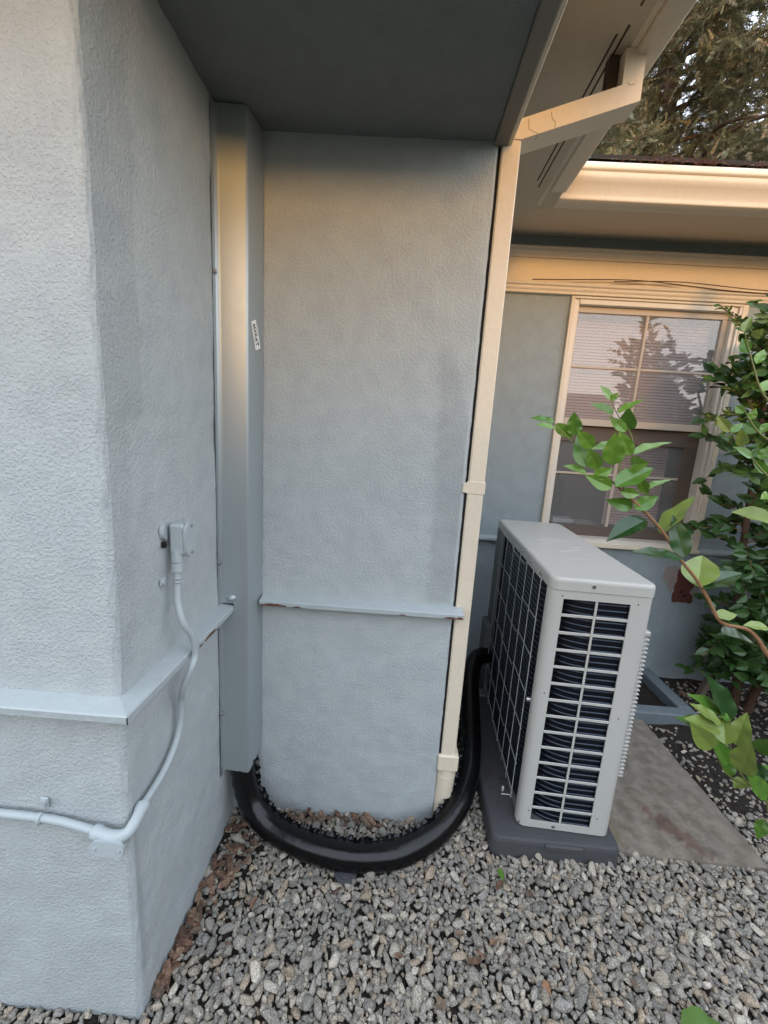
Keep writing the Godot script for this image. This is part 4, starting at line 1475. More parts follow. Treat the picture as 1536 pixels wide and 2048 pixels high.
func slab_and_vent() -> void:
	var nz := FastNoiseLite.new()
	nz.seed = 44
	nz.frequency = 1.0
	var s := thing("concrete_slab", "weathered concrete slab with a reddish stain beside the air conditioner", "slab")
	var mb := MB.new()
	var top := func(x: float, z: float) -> Color:
		var c := Color(1, 1, 1)
		var d := Vector2(x - 1.765, z + 0.035)
		d = d.rotated(0.62)
		var e := pow(d.x / 0.045, 2.0) + pow(d.y / 0.15, 2.0) + nz.get_noise_2d(x * 30.0, z * 30.0) * 1.2
		c = c.lerp(Color(0.50, 0.30, 0.27), clampf(1.15 - e, 0.0, 0.75))
		var f := pow((x - 1.86) / 0.06, 2.0) + pow((z - 0.02) / 0.05, 2.0) + nz.get_noise_2d(x * 25.0 + 7.0, z * 25.0)
		c = c.lerp(Color(0.5, 0.52, 0.53), clampf(0.9 - f, 0.0, 0.55))
		var h := pow((x - 1.50) / 0.05, 2.0) + pow((z + 0.02) / 0.08, 2.0) + nz.get_noise_2d(x * 22.0 + 17.0, z * 22.0)
		c = c.lerp(Color(0.72, 0.66, 0.42), clampf(0.9 - h, 0.0, 0.5))
		var k := 1.08 + 0.18 * nz.get_noise_2d(x * 5.0, z * 2.2 + x * 3.0) + 0.12 * nz.get_noise_2d(x * 16.0, z * 9.0)
		return Color(c.r * k, c.g * k, c.b * k)
	var edge := func(u: float, w: float) -> Vector3:
		var x := lerpf(1.40, 2.03, u)
		var z := lerpf(0.066 + 0.03 * (x - 1.4), -0.98, w)
		if u > 0.98:
			x += nz.get_noise_1d(z * 14.0) * 0.008
		if w < 0.02:
			z += nz.get_noise_1d(x * 14.0) * 0.008
		return Vector3(x, 0.016 + nz.get_noise_2d(x * 2.0, z * 2.0) * 0.004, z)
	mb.grid(48, 80, edge, func(u: float, w: float) -> Color:
		var q: Vector3 = edge.call(u, w)
		return top.call(q.x, q.z))
	for k in 80:
		var a: Vector3 = edge.call(1.0, k / 80.0)
		var b: Vector3 = edge.call(1.0, (k + 1) / 80.0)
		mb.quad(a + Vector3(0.004, -0.08, 0), b + Vector3(0.004, -0.08, 0), b, a)
	for k in 48:
		var a: Vector3 = edge.call(k / 48.0, 0.0)
		var b: Vector3 = edge.call((k + 1) / 48.0, 0.0)
		mb.quad(a + Vector3(0, -0.08, 0.004), b + Vector3(0, -0.08, 0.004), b, a)
	part("slab_top", mb, M.concrete, s)
	var v := thing("vent_well_curb", "low blue grey concrete curb round a foundation vent well at the foot of the window wall", "curb")
	var cm := MB.new()
	cm.box(Vector3(1.90, -0.05, -0.79), Vector3(2.35, 0.062, -0.715), 0.006)
	part("front_curb", cm, M.curb_paint, v)
	cm = MB.new()
	cm.box(Vector3(2.275, -0.05, -1.196), Vector3(2.35, 0.062, -0.7905), 0.006)
	part("side_curb", cm, M.curb_paint, v)
	cm = MB.new()
	cm.box(Vector3(1.95, -0.045, -1.196), Vector3(2.2745, -0.005, -0.791))
	part("well_floor", cm, M.soil, v)

# ------------------------------------------------------------------ gravel and mulch
func blocked(x: float, z: float, m: float) -> bool:
	if x < 0.0 + m and z < 0.605 + m:
		return true
	if x < 0.7925 + m and z < 0.0 + m:
		return true
	if x > 0.998 - m and x < 1.472 + m and z < 0.108 + m and z > -1.0:
		return true
	if x > 1.38 and x < 2.03 + m and z < 0.068 + m:
		return true
	if x > 1.90 and x < 2.36 + m and z < -0.69 + m:
		return true
	if z < -1.19 + m:
		return true
	return Vector2(x - 0.829, z + 0.035).length() < 0.036 + m

func gravel() -> void:
	var kinds := []
	for k in 32:
		var r := RandomNumberGenerator.new()
		r.seed = 100 + k
		kinds.append(pebble_variant(200 + k, Vector3(r.randf_range(1.05, 1.5), r.randf_range(0.6, 0.9), r.randf_range(0.75, 1.0)), 2 if k < 16 else 1))
	var cells := {}
	var mb := MB.new()
	var tones := [Color(0.50, 0.48, 0.44), Color(0.58, 0.55, 0.50), Color(0.44, 0.425, 0.40), Color(0.50, 0.46, 0.40), Color(0.40, 0.39, 0.375), Color(0.64, 0.61, 0.56), Color(0.32, 0.315, 0.31), Color(0.50, 0.42, 0.34), Color(0.40, 0.39, 0.37), Color(0.36, 0.355, 0.35)]
	var put := func(x: float, y: float, z: float, rad: float, kind: int, tone: Color) -> void:
		var b := Basis(Vector3.UP, rng.randf() * TAU) * Basis(Vector3.RIGHT, rng.randfn() * 0.5) * Basis(Vector3.BACK, rng.randfn() * 0.5)
		var xf := Transform3D(b.scaled(Vector3.ONE * rad), Vector3(x, y, z))
		var o: MB = kinds[kind]
		var s := mb.v.size()
		mb.v.append_array(xf * o.v)
		mb.n.append_array(Transform3D(b, Vector3.ZERO) * o.n)
		var cc := PackedColorArray()
		cc.resize(o.v.size())
		cc.fill(tone)
		mb.c.append_array(cc)
		var ii := o.idx.duplicate()
		for k in ii.size():
			ii[k] += s
		mb.idx.append_array(ii)
	var count := 0
	for stage in [[0.0185, 700, 0.76, 0.010], [0.0145, 10000, 0.72, 0.007], [0.0112, 34000, 0.68, 0.003], [0.0078, 60000, 0.66, 0.000]]:
		for t in stage[1]:
			var x := rng.randf_range(-0.9, 3.2)
			var z := rng.randf_range(-1.15, 1.7)
			if rng.randf() < 0.55:
				x = rng.randf_range(0.0, 2.2)
				z = rng.randf_range(-0.15, 0.85)
			var rad: float = stage[0] * rng.randf_range(0.82, 1.25)
			if blocked(x, z, rad * 0.35):
				continue
			# the bed to the right of the slab is mostly soil, with few stones
			if x > 2.02 and z < -0.02 and rng.randf() < 0.72:
				continue
			if x > 0.0 and x < 0.17 - 0.12 * maxf(z - 0.15, 0.0) / 0.4 and z < 0.5 and rng.randf() < 0.8:
				continue
			if x > 0.1 and x < 0.62 and z < 0.055 and rng.randf() < 0.55:
				continue
			var cx := int(floor(x / 0.044))
			var cz := int(floor(z / 0.044))
			var ok := true
			for i in range(cx - 1, cx + 2):
				for j in range(cz - 1, cz + 2):
					for q in cells.get(Vector2i(i, j), []):
						if Vector2(q.x - x, q.y - z).length() < (q.z + rad) * stage[2]:
							ok = false
							break
			if not ok:
				continue
			var key := Vector2i(cx, cz)
			if not cells.has(key):
				cells[key] = []
			cells[key].append(Vector3(x, z, rad))
			var tone: Color = tones[rng.randi() % tones.size()] * Color(1.03, 0.985, 0.91) * rng.randf_range(0.80, 1.15)
			put.call(x, rad * 0.30 + stage[3] - 0.006 + rng.randfn() * 0.003, z, rad, rng.randi() % 16 + (0 if stage[0] > 0.01 else 16), tone)
			count += 1
	# lower layer filling the gaps
	for t in 16000:
		var x := rng.randf_range(-0.4, 2.3)
		var z := rng.randf_range(-0.35, 0.8)
		if blocked(x, z, 0.004) or (x > 2.02 and z < 0.0 and rng.randf() < 0.7):
			continue
		if x < 0.17 and z < 0.5 and rng.randf() < 0.6:
			continue
		put.call(x, -0.003 + rng.randf() * 0.008, z, rng.randf_range(0.006, 0.0125), 16 + rng.randi() % 16, tones[rng.randi() % tones.size()] * Color(1.03, 0.985, 0.91) * rng.randf_range(0.75, 1.05))
	print("gravel ", count, " tris ", mb.idx.size() / 3)
	var o := part("gravel", mb, M.stone, self)
	tag(o, "loose grey and beige gravel covering the ground in front of the walls", "gravel")
	o.set_meta("kind", "stuff")

func chip_mesh(sd: int, m: Material) -> ArrayMesh:
	var r := RandomNumberGenerator.new()
	r.seed = sd
	var mb := MB.new()
	var n_ := 6
	var pts := PackedVector2Array()
	for k in n_:
		var a := TAU * k / n_ + r.randf_range(-0.3, 0.3)
		pts.append(Vector2(cos(a) * r.randf_range(0.75, 1.1), sin(a) * 0.5 * r.randf_range(0.6, 1.1)))
	mb.col = [Color(0.20, 0.11, 0.075), Color(0.28, 0.165, 0.11), Color(0.15, 0.088, 0.062), Color(0.34, 0.22, 0.15), Color(0.24, 0.17, 0.125)][sd % 5]
	mb.extrude(pts, Transform3D(Basis(Vector3.RIGHT, Vector3.BACK, Vector3.UP), Vector3(0, -0.12, 0)), 0.26)
	return mb.mesh(m)

func mulch() -> void:
	var chips := []
	for k in 10:
		chips.append(chip_mesh(300 + k, M.bark))
	var spots := []
	for k in 185:
		var x: float
		var z: float
		if k < 110:
			z = rng.randf_range(0.0, 0.56)
			x = rng.randf_range(0.008, 0.165 - 0.16 * maxf(z - 0.08, 0.0) / 0.5)
		elif k < 160:
			x = rng.randf_range(0.16, 0.60)
			z = rng.randf_range(0.008, 0.062)
		else:
			x = rng.randf_range(2.38, 2.75)
			z = rng.randf_range(-1.15, -0.75)
		spots.append(Vector3(x, rng.randf_range(0.002, 0.022), z))
	for k in 14:
		spots.append(Vector3(rng.randf_range(0.15, 1.9), 0.020, rng.randf_range(0.2, 0.7)))
	for k in spots.size():
		var p: Vector3 = spots[k]
		var big := rng.randf_range(0.014, 0.028)
		if k % 17 == 3:
			big = 0.036
		var b := Basis(Vector3.UP, rng.randf() * TAU) * Basis(Vector3.RIGHT, rng.randfn() * 0.35) * Basis(Vector3.BACK, rng.randfn() * 0.3)
		var o := place("bark_chip", chips[rng.randi() % chips.size()], self, Transform3D(b.scaled(Vector3(big, big, big * 0.85)), p))
		if k < 110:
			tag(o, "reddish brown bark chip in the mulch strip along the projecting left wall", "bark chip", "bark chips along the projecting wall")
		elif k < 160:
			tag(o, "brown bark chip at the foot of the short wall behind the black hose", "bark chip", "bark chips behind the hose")
		elif k < 185:
			tag(o, "dark bark chip on the soil under the shrub", "bark chip", "bark chips under the shrub")
		else:
			tag(o, "lone brown bark chip lying loose on the grey gravel", "bark chip", "loose bark chips on the gravel")
	# leaves fallen on the gravel
	var dry := [[Vector3(0.829, 0.022, 0.38), 0.034, Color(0.17, 0.11, 0.07), "curled brown dry leaf on the gravel left of the air conditioner's front"], [Vector3(1.07, 0.022, 0.467), 0.045, Color(0.26, 0.13, 0.07), "orange brown dry leaf lying on the gravel in front of the slab pad"], [Vector3(1.10, 0.022, 0.26), 0.04, Color(0.13, 0.09, 0.06), "dark brown dry leaf on the gravel just in front of the pad"], [Vector3(0.93, 0.022, 0.40), 0.04, Color(0.20, 0.12, 0.075), "small tan dry leaf near the middle of the gravel"], [Vector3(0.20, 0.024, 0.33), 0.034, Color(0.17, 0.09, 0.06), "reddish dry leaf on the gravel near the projecting wall"]]
	for d in dry:
		var lf := leaf_shape(d[1], d[1] * 0.5, 0.12, 0.5, 0.7, 0.5)
		for k in lf.c.size():
			lf.c[k] = d[2]
		var o := place("dry_leaf", lf.mesh(M.dead_leaf), self, Transform3D(Basis(Vector3.UP, rng.randf() * TAU) * Basis(Vector3.RIGHT, 0.2), d[0]))
		tag(o, d[3], "dry leaf")
	for k in 9:
		var lf := leaf_shape(0.022, 0.011, 0.15, 0.6, 0.7, 0.5, 5)
		for i in lf.c.size():
			lf.c[i] = Color(0.07, 0.05, 0.04)
		var o := place("leaf_litter", lf.mesh(M.dead_leaf), self, Transform3D(Basis(Vector3.UP, rng.randf() * TAU), Vector3(rng.randf_range(1.025, 1.075), 0.077, rng.randf_range(-0.3, 0.06))))
		tag(o, "tiny dark scrap of dead leaf lying on the grey pad left of the air conditioner", "leaf litter", "leaf scraps on the pad")
	var gl := leaf_shape(0.042, 0.02, 0.1, 0.3, 0.6)
	tag(place("green_leaf", gl.mesh(M.leaf0), self, Transform3D(Basis(Vector3.UP, 0.2) * Basis(Vector3.RIGHT, 0.1), Vector3(1.01, 0.026, 0.175))), "small green leaf fallen on the gravel beside the pad", "leaf")
	var bl := leaf_shape(0.14, 0.095, 0.05, 0.1, 0.4, 0.15)
	tag(place("green_leaf", bl.mesh(M.shrub1), self, Transform3D(Basis(Vector3.UP, 1.45) * Basis(Vector3.BACK, -0.15), Vector3(1.39, 0.045, 0.545))), "large green leaf lying at the bottom right edge of the gravel", "leaf")

# ------------------------------------------------------------------ plants
func put_leaves(list: Array, owner_: Node3D, nz_seed: int) -> void:
	var r := RandomNumberGenerator.new()
	r.seed = nz_seed
	for L in list:
		var len_: float = L[0].distance_to(L[1])
		var mb := leaf_shape(len_, L[3], r.randf_range(-0.04, 0.16), r.randf_range(0.12, 0.55), r.randf_range(0.45, 0.85), r.randf_range(0.03, 0.12), 26)
		var xf := leaf_frame(L[0], L[1], L[2])
		place("leaf", mb.mesh(M["leaf%d" % L[4]]), owner_, xf)

func near_branch() -> void:
	var b := thing("leafy_branch", "bright green leafy branch reaching in front of the window from the right edge", "branch")
	var st := MB.new()
	st.tube([Vector3(2.75, -0.05, -0.10), Vector3(2.60, 0.35, 0.10), Vector3(2.20, 0.72, 0.32), Vector3(1.80, 0.93, 0.44), Vector3(1.497, 1.011, 0.464), Vector3(1.455, 1.048, 0.458), Vector3(1.409, 1.101, 0.449), Vector3(1.341, 1.117, 0.448), Vector3(1.304, 1.172, 0.438), Vector3(1.272, 1.216, 0.431), Vector3(1.234, 1.257, 0.424), Vector3(1.195, 1.310, 0.415), Vector3(1.158, 1.348, 0.409), Vector3(1.114, 1.385, 0.403), Vector3(1.073, 1.418, 0.397)], func(t: float, _a: float) -> float: return (lerpf(0.0105, 0.0030, t) * (1.0 + 0.22 * pow(maxf(0.0, sin(t * 34.0)), 12.0))), 8, true, 200)
	part("stem", st, M.stem, b, "reddish tan woody stem")
	var s2 := MB.new()
	s2.tube([Vector3(1.073, 1.418, 0.397), Vector3(1.021, 1.455, 0.392), Vector3(0.969, 1.504, 0.384), Vector3(0.921, 1.549, 0.376)], func(t: float, _a: float) -> float: return lerpf(0.0028, 0.0010, t), 6, true, 20)
	s2.tube([Vector3(1.095, 1.402, 0.400), Vector3(1.079, 1.464, 0.388), Vector3(1.102, 1.506, 0.380), Vector3(1.100, 1.535, 0.375), Vector3(1.066, 1.579, 0.367), Vector3(1.047, 1.612, 0.361)], func(t: float, _a: float) -> float: return lerpf(0.0028, 0.0010, t), 6, true, 24)
	part("twig", s2, M.stem_green, b)
	put_leaves([
		[Vector3(1.061, 1.614, 0.342), Vector3(1.031, 1.649, 0.332), Vector3(0.16, 0.38, 0.91), 0.024, 1],
		[Vector3(1.048, 1.611, 0.360), Vector3(1.058, 1.629, 0.369), Vector3(-0.47, -0.15, 0.87), 0.016, 1],
		[Vector3(1.052, 1.579, 0.374), Vector3(0.995, 1.599, 0.373), Vector3(0.19, 0.60, 0.77), 0.030, 0],
		[Vector3(1.053, 1.580, 0.395), Vector3(1.105, 1.613, 0.395), Vector3(-0.51, 0.80, 0.31), 0.030, 1],
		[Vector3(1.108, 1.545, 0.342), Vector3(1.086, 1.595, 0.369), Vector3(-0.34, -0.56, 0.76), 0.040, 0],
		[Vector3(1.085, 1.541, 0.378), Vector3(1.049, 1.575, 0.366), Vector3(-0.22, 0.10, 0.97), 0.025, 1],
		[Vector3(0.928, 1.552, 0.351), Vector3(0.872, 1.566, 0.345), Vector3(0.12, 0.77, 0.62), 0.029, 0],
		[Vector3(0.918, 1.539, 0.385), Vector3(0.874, 1.549, 0.384), Vector3(0.17, 0.80, 0.57), 0.023, 1],
		[Vector3(0.926, 1.550, 0.365), Vector3(0.966, 1.518, 0.376), Vector3(-0.32, -0.07, 0.95), 0.027, 1],
		[Vector3(0.969, 1.526, 0.376), Vector3(0.957, 1.579, 0.385), Vector3(-0.35, -0.23, 0.91), 0.037, 0],
		[Vector3(1.000, 1.500, 0.410), Vector3(0.957, 1.535, 0.424), Vector3(-0.01, -0.39, 0.92), 0.034, 1],
		[Vector3(0.992, 1.456, 0.409), Vector3(0.969, 1.526, 0.389), Vector3(-0.44, 0.11, 0.89), 0.040, 0],
		[Vector3(1.089, 1.513, 0.356), Vector3(1.017, 1.500, 0.369), Vector3(-0.05, 0.84, 0.54), 0.037, 1],
		[Vector3(1.068, 1.463, 0.376), Vector3(1.055, 1.537, 0.391), Vector3(-0.43, -0.25, 0.87), 0.050, 1],
		[Vector3(1.101, 1.488, 0.387), Vector3(1.068, 1.542, 0.382), Vector3(-0.40, -0.16, 0.91), 0.033, 1],
		[Vector3(1.105, 1.490, 0.394), Vector3(1.192, 1.536, 0.376), Vector3(-0.43, 0.89, 0.17), 0.050, 1],
		[Vector3(1.022, 1.454, 0.403), Vector3(0.987, 1.498, 0.422), Vector3(-0.12, -0.47, 0.88), 0.036, 1],
		[Vector3(1.000, 1.440, 0.398), Vector3(0.946, 1.454, 0.393), Vector3(0.12, 0.72, 0.69), 0.028, 1],
		[Vector3(1.013, 1.434, 0.412), Vector3(1.044, 1.457, 0.427), Vector3(-0.46, 0.04, 0.89), 0.032, 1],
		[Vector3(1.105, 1.466, 0.387), Vector3(1.121, 1.474, 0.431), Vector3(-0.93, -0.10, 0.37), 0.041, 1],
		[Vector3(1.057, 1.416, 0.428), Vector3(1.146, 1.466, 0.406), Vector3(-0.28, 0.76, 0.58), 0.052, 0],
		[Vector3(1.050, 1.413, 0.424), Vector3(0.991, 1.437, 0.416), Vector3(-0.16, -0.04, 0.99), 0.034, 1],
		[Vector3(1.144, 1.413, 0.405), Vector3(1.199, 1.444, 0.391), Vector3(-0.46, 0.88, 0.12), 0.032, 1],
		[Vector3(1.124, 1.435, 0.399), Vector3(1.155, 1.395, 0.392), Vector3(-0.24, -0.36, 0.90), 0.028, 1],
		[Vector3(1.076, 1.404, 0.416), Vector3(1.126, 1.400, 0.412), Vector3(0.07, 0.06, 1.00), 0.026, 1],
		[Vector3(1.121, 1.368, 0.395), Vector3(1.058, 1.380, 0.391), Vector3(-0.05, 0.04, 1.00), 0.035, 0],
		[Vector3(1.118, 1.366, 0.408), Vector3(1.169, 1.398, 0.405), Vector3(-0.18, 0.37, 0.91), 0.035, 0],
		[Vector3(1.153, 1.340, 0.402), Vector3(1.058, 1.288, 0.424), Vector3(-0.31, 0.79, 0.53), 0.055, 2],
		[Vector3(1.194, 1.309, 0.403), Vector3(1.259, 1.411, 0.378), Vector3(-0.83, 0.55, 0.08), 0.061, 3],
		[Vector3(1.240, 1.263, 0.430), Vector3(1.208, 1.357, 0.406), Vector3(-0.15, 0.20, 0.97), 0.051, 2],
		[Vector3(1.224, 1.263, 0.442), Vector3(1.109, 1.279, 0.445), Vector3(0.14, 0.96, 0.23), 0.058, 2],
		[Vector3(1.280, 1.196, 0.435), Vector3(1.329, 1.265, 0.363), Vector3(-0.41, 0.78, 0.47), 0.079, 3],
		[Vector3(1.283, 1.191, 0.435), Vector3(1.386, 1.241, 0.418), Vector3(-0.39, 0.89, 0.24), 0.070, 2],
		[Vector3(1.326, 1.130, 0.446), Vector3(1.378, 1.136, 0.442), Vector3(-0.06, 0.83, 0.56), 0.031, 3],
		[Vector3(1.325, 1.143, 0.443), Vector3(1.301, 1.168, 0.435), Vector3(0.26, 0.53, 0.81), 0.021, 2],
		[Vector3(1.343, 1.090, 0.453), Vector3(1.447, 1.063, 0.444), Vector3(0.26, 0.95, 0.16), 0.065, 2],
		[Vector3(1.450, 1.112, 0.446), Vector3(1.397, 1.114, 0.444), Vector3(0.02, 0.94, 0.34), 0.032, 3],
	], b, 1)
	var c := thing("low_leafy_plant", "young plant with broad light green leaves low at the right edge, over the slab", "plant")
	var cs := MB.new()
	for pts in [[Vector3(2.023, 0.265, 0.084), Vector3(1.962, 0.296, 0.080), Vector3(1.905, 0.341, 0.073), Vector3(1.818, 0.377, 0.068), Vector3(1.751, 0.471, 0.052)], [Vector3(1.920, 0.328, 0.075), Vector3(1.859, 0.387, 0.065), Vector3(1.814, 0.481, 0.048), Vector3(1.807, 0.578, 0.030)], [Vector3(1.985, 0.207, 0.096), Vector3(1.949, 0.316, 0.076), Vector3(1.930, 0.384, 0.064)]]:
		cs.tube(pts, func(t: float, _a: float) -> float: return lerpf(0.0045, 0.0016, t), 6, true, 24)
	part("stem", cs, M.stem_green, c)
	put_leaves([
		[Vector3(1.851, 0.533, -0.013), Vector3(1.758, 0.705, -0.028), Vector3(0.36, 0.27, 0.89), 0.098, 2],
		[Vector3(1.837, 0.553, -0.001), Vector3(1.687, 0.627, -0.027), Vector3(0.36, 0.86, 0.37), 0.084, 0],
		[Vector3(1.763, 0.573, 0.048), Vector3(1.649, 0.633, 0.038), Vector3(0.41, 0.83, 0.38), 0.065, 3],
		[Vector3(1.733, 0.548, 0.041), Vector3(1.624, 0.567, 0.026), Vector3(0.06, 0.81, 0.59), 0.056, 0],
		[Vector3(1.747, 0.554, 0.066), Vector3(1.618, 0.592, 0.065), Vector3(0.24, 0.82, 0.52), 0.068, 3],
		[Vector3(1.685, 0.527, 0.124), Vector3(1.589, 0.620, 0.128), Vector3(-0.03, -0.07, 1.00), 0.070, 3],
		[Vector3(1.852, 0.489, -0.025), Vector3(1.761, 0.534, -0.043), Vector3(0.28, 0.78, 0.56), 0.051, 2],
		[Vector3(1.772, 0.507, 0.073), Vector3(1.804, 0.574, 0.004), Vector3(-0.53, 0.71, 0.46), 0.076, 3],
		[Vector3(1.877, 0.453, -0.001), Vector3(1.903, 0.577, -0.014), Vector3(-0.69, 0.23, 0.68), 0.073, 3],
		[Vector3(1.798, 0.430, 0.074), Vector3(1.730, 0.530, 0.068), Vector3(0.24, 0.22, 0.94), 0.061, 0],
		[Vector3(1.867, 0.333, 0.017), Vector3(1.860, 0.421, -0.007), Vector3(-0.38, 0.22, 0.90), 0.046, 0],
		[Vector3(1.807, 0.438, 0.115), Vector3(1.764, 0.592, 0.164), Vector3(-0.82, -0.37, 0.43), 0.084, 3],
		[Vector3(1.909, 0.474, 0.048), Vector3(1.889, 0.557, 0.101), Vector3(-0.86, -0.41, 0.32), 0.056, 0],
		[Vector3(1.928, 0.321, 0.016), Vector3(1.848, 0.325, 0.062), Vector3(0.09, 0.99, 0.10), 0.046, 3],
		[Vector3(1.892, 0.374, 0.139), Vector3(1.787, 0.461, 0.158), Vector3(0.41, 0.30, 0.86), 0.069, 0],
		[Vector3(1.907, 0.390, 0.089), Vector3(2.010, 0.405, 0.015), Vector3(-0.09, 0.99, 0.06), 0.064, 0],
		[Vector3(1.898, 0.406, 0.064), Vector3(1.924, 0.425, 0.106), Vector3(-0.85, 0.41, 0.34), 0.056, 2],
		[Vector3(1.893, 0.385, 0.006), Vector3(1.831, 0.412, 0.005), Vector3(0.12, 0.31, 0.94), 0.037, 0],
		[Vector3(2.000, 0.192, 0.051), Vector3(1.974, 0.120, 0.067), Vector3(-0.69, 0.39, 0.61), 0.044, 0],
		[Vector3(1.979, 0.241, 0.074), Vector3(2.084, 0.146, 0.033), Vector3(0.57, 0.29, 0.77), 0.074, 2],
	], c, 2)
	var d := thing("leafy_sprays", "bright leafy sprays in front of the dark shrub at the right edge beside the window", "branch")
	var ds := MB.new()
	for pts in [[Vector3(1.785, 1.416, 0.024), Vector3(1.726, 1.462, 0.017), Vector3(1.659, 1.535, 0.004), Vector3(1.617, 1.577, -0.003)], [Vector3(1.777, 1.537, 0.001), Vector3(1.712, 1.577, -0.005), Vector3(1.676, 1.619, -0.012), Vector3(1.657, 1.651, -0.018)], [Vector3(1.792, 1.306, 0.045), Vector3(1.759, 1.307, 0.045)], [Vector3(1.769, 1.647, -0.020), Vector3(1.709, 1.709, -0.030), Vector3(1.675, 1.795, -0.046), Vector3(1.641, 1.892, -0.063)]]:
		ds.tube(pts, func(t: float, _a: float) -> float: return lerpf(0.0040, 0.0014, t), 6, true, 24)
	part("stem", ds, M.stem_green, d)
	put_leaves([
		[Vector3(1.636, 1.578, -0.027), Vector3(1.592, 1.629, -0.039), Vector3(-0.48, -0.22, 0.85), 0.034, 3],
		[Vector3(1.569, 1.573, 0.060), Vector3(1.605, 1.604, 0.059), Vector3(-0.26, 0.33, 0.90), 0.024, 0],
		[Vector3(1.624, 1.534, 0.048), Vector3(1.594, 1.583, 0.068), Vector3(-0.43, -0.56, 0.71), 0.035, 3],
		[Vector3(1.643, 1.499, 0.067), Vector3(1.589, 1.532, 0.066), Vector3(0.21, 0.35, 0.91), 0.032, 0],
		[Vector3(1.749, 1.451, 0.006), Vector3(1.706, 1.499, -0.009), Vector3(-0.14, 0.17, 0.98), 0.033, 0],
		[Vector3(1.702, 1.495, 0.029), Vector3(1.717, 1.540, 0.035), Vector3(-0.62, 0.11, 0.78), 0.033, 0],
		[Vector3(1.732, 1.578, -0.028), Vector3(1.817, 1.625, -0.095), Vector3(-0.36, 0.92, 0.18), 0.059, 0],
		[Vector3(1.645, 1.638, 0.000), Vector3(1.635, 1.661, -0.028), Vector3(-0.84, 0.23, 0.49), 0.028, 1],
		[Vector3(1.709, 1.622, -0.053), Vector3(1.718, 1.659, -0.047), Vector3(-0.61, 0.01, 0.79), 0.029, 1],
		[Vector3(1.707, 1.582, -0.006), Vector3(1.707, 1.611, -0.067), Vector3(-0.91, 0.37, 0.18), 0.050, 0],
		[Vector3(1.747, 1.308, 0.068), Vector3(1.624, 1.331, 0.067), Vector3(0.12, 0.69, 0.71), 0.063, 3],
		[Vector3(1.707, 1.386, 0.086), Vector3(1.648, 1.383, 0.128), Vector3(0.32, 0.79, 0.52), 0.036, 1],
		[Vector3(1.707, 1.709, -0.027), Vector3(1.742, 1.756, -0.048), Vector3(-0.34, 0.58, 0.74), 0.034, 1],
		[Vector3(1.692, 1.797, -0.053), Vector3(1.717, 1.849, -0.064), Vector3(-0.46, 0.38, 0.80), 0.031, 1],
		[Vector3(1.666, 1.830, -0.064), Vector3(1.660, 1.884, -0.092), Vector3(-0.73, 0.25, 0.64), 0.034, 0],
		[Vector3(1.676, 1.880, -0.069), Vector3(1.677, 1.897, -0.040), Vector3(-0.74, -0.57, 0.36), 0.034, 3],
		[Vector3(1.616, 1.883, -0.030), Vector3(1.634, 1.938, -0.042), Vector3(-0.78, 0.37, 0.51), 0.030, 3],
	], d, 3)

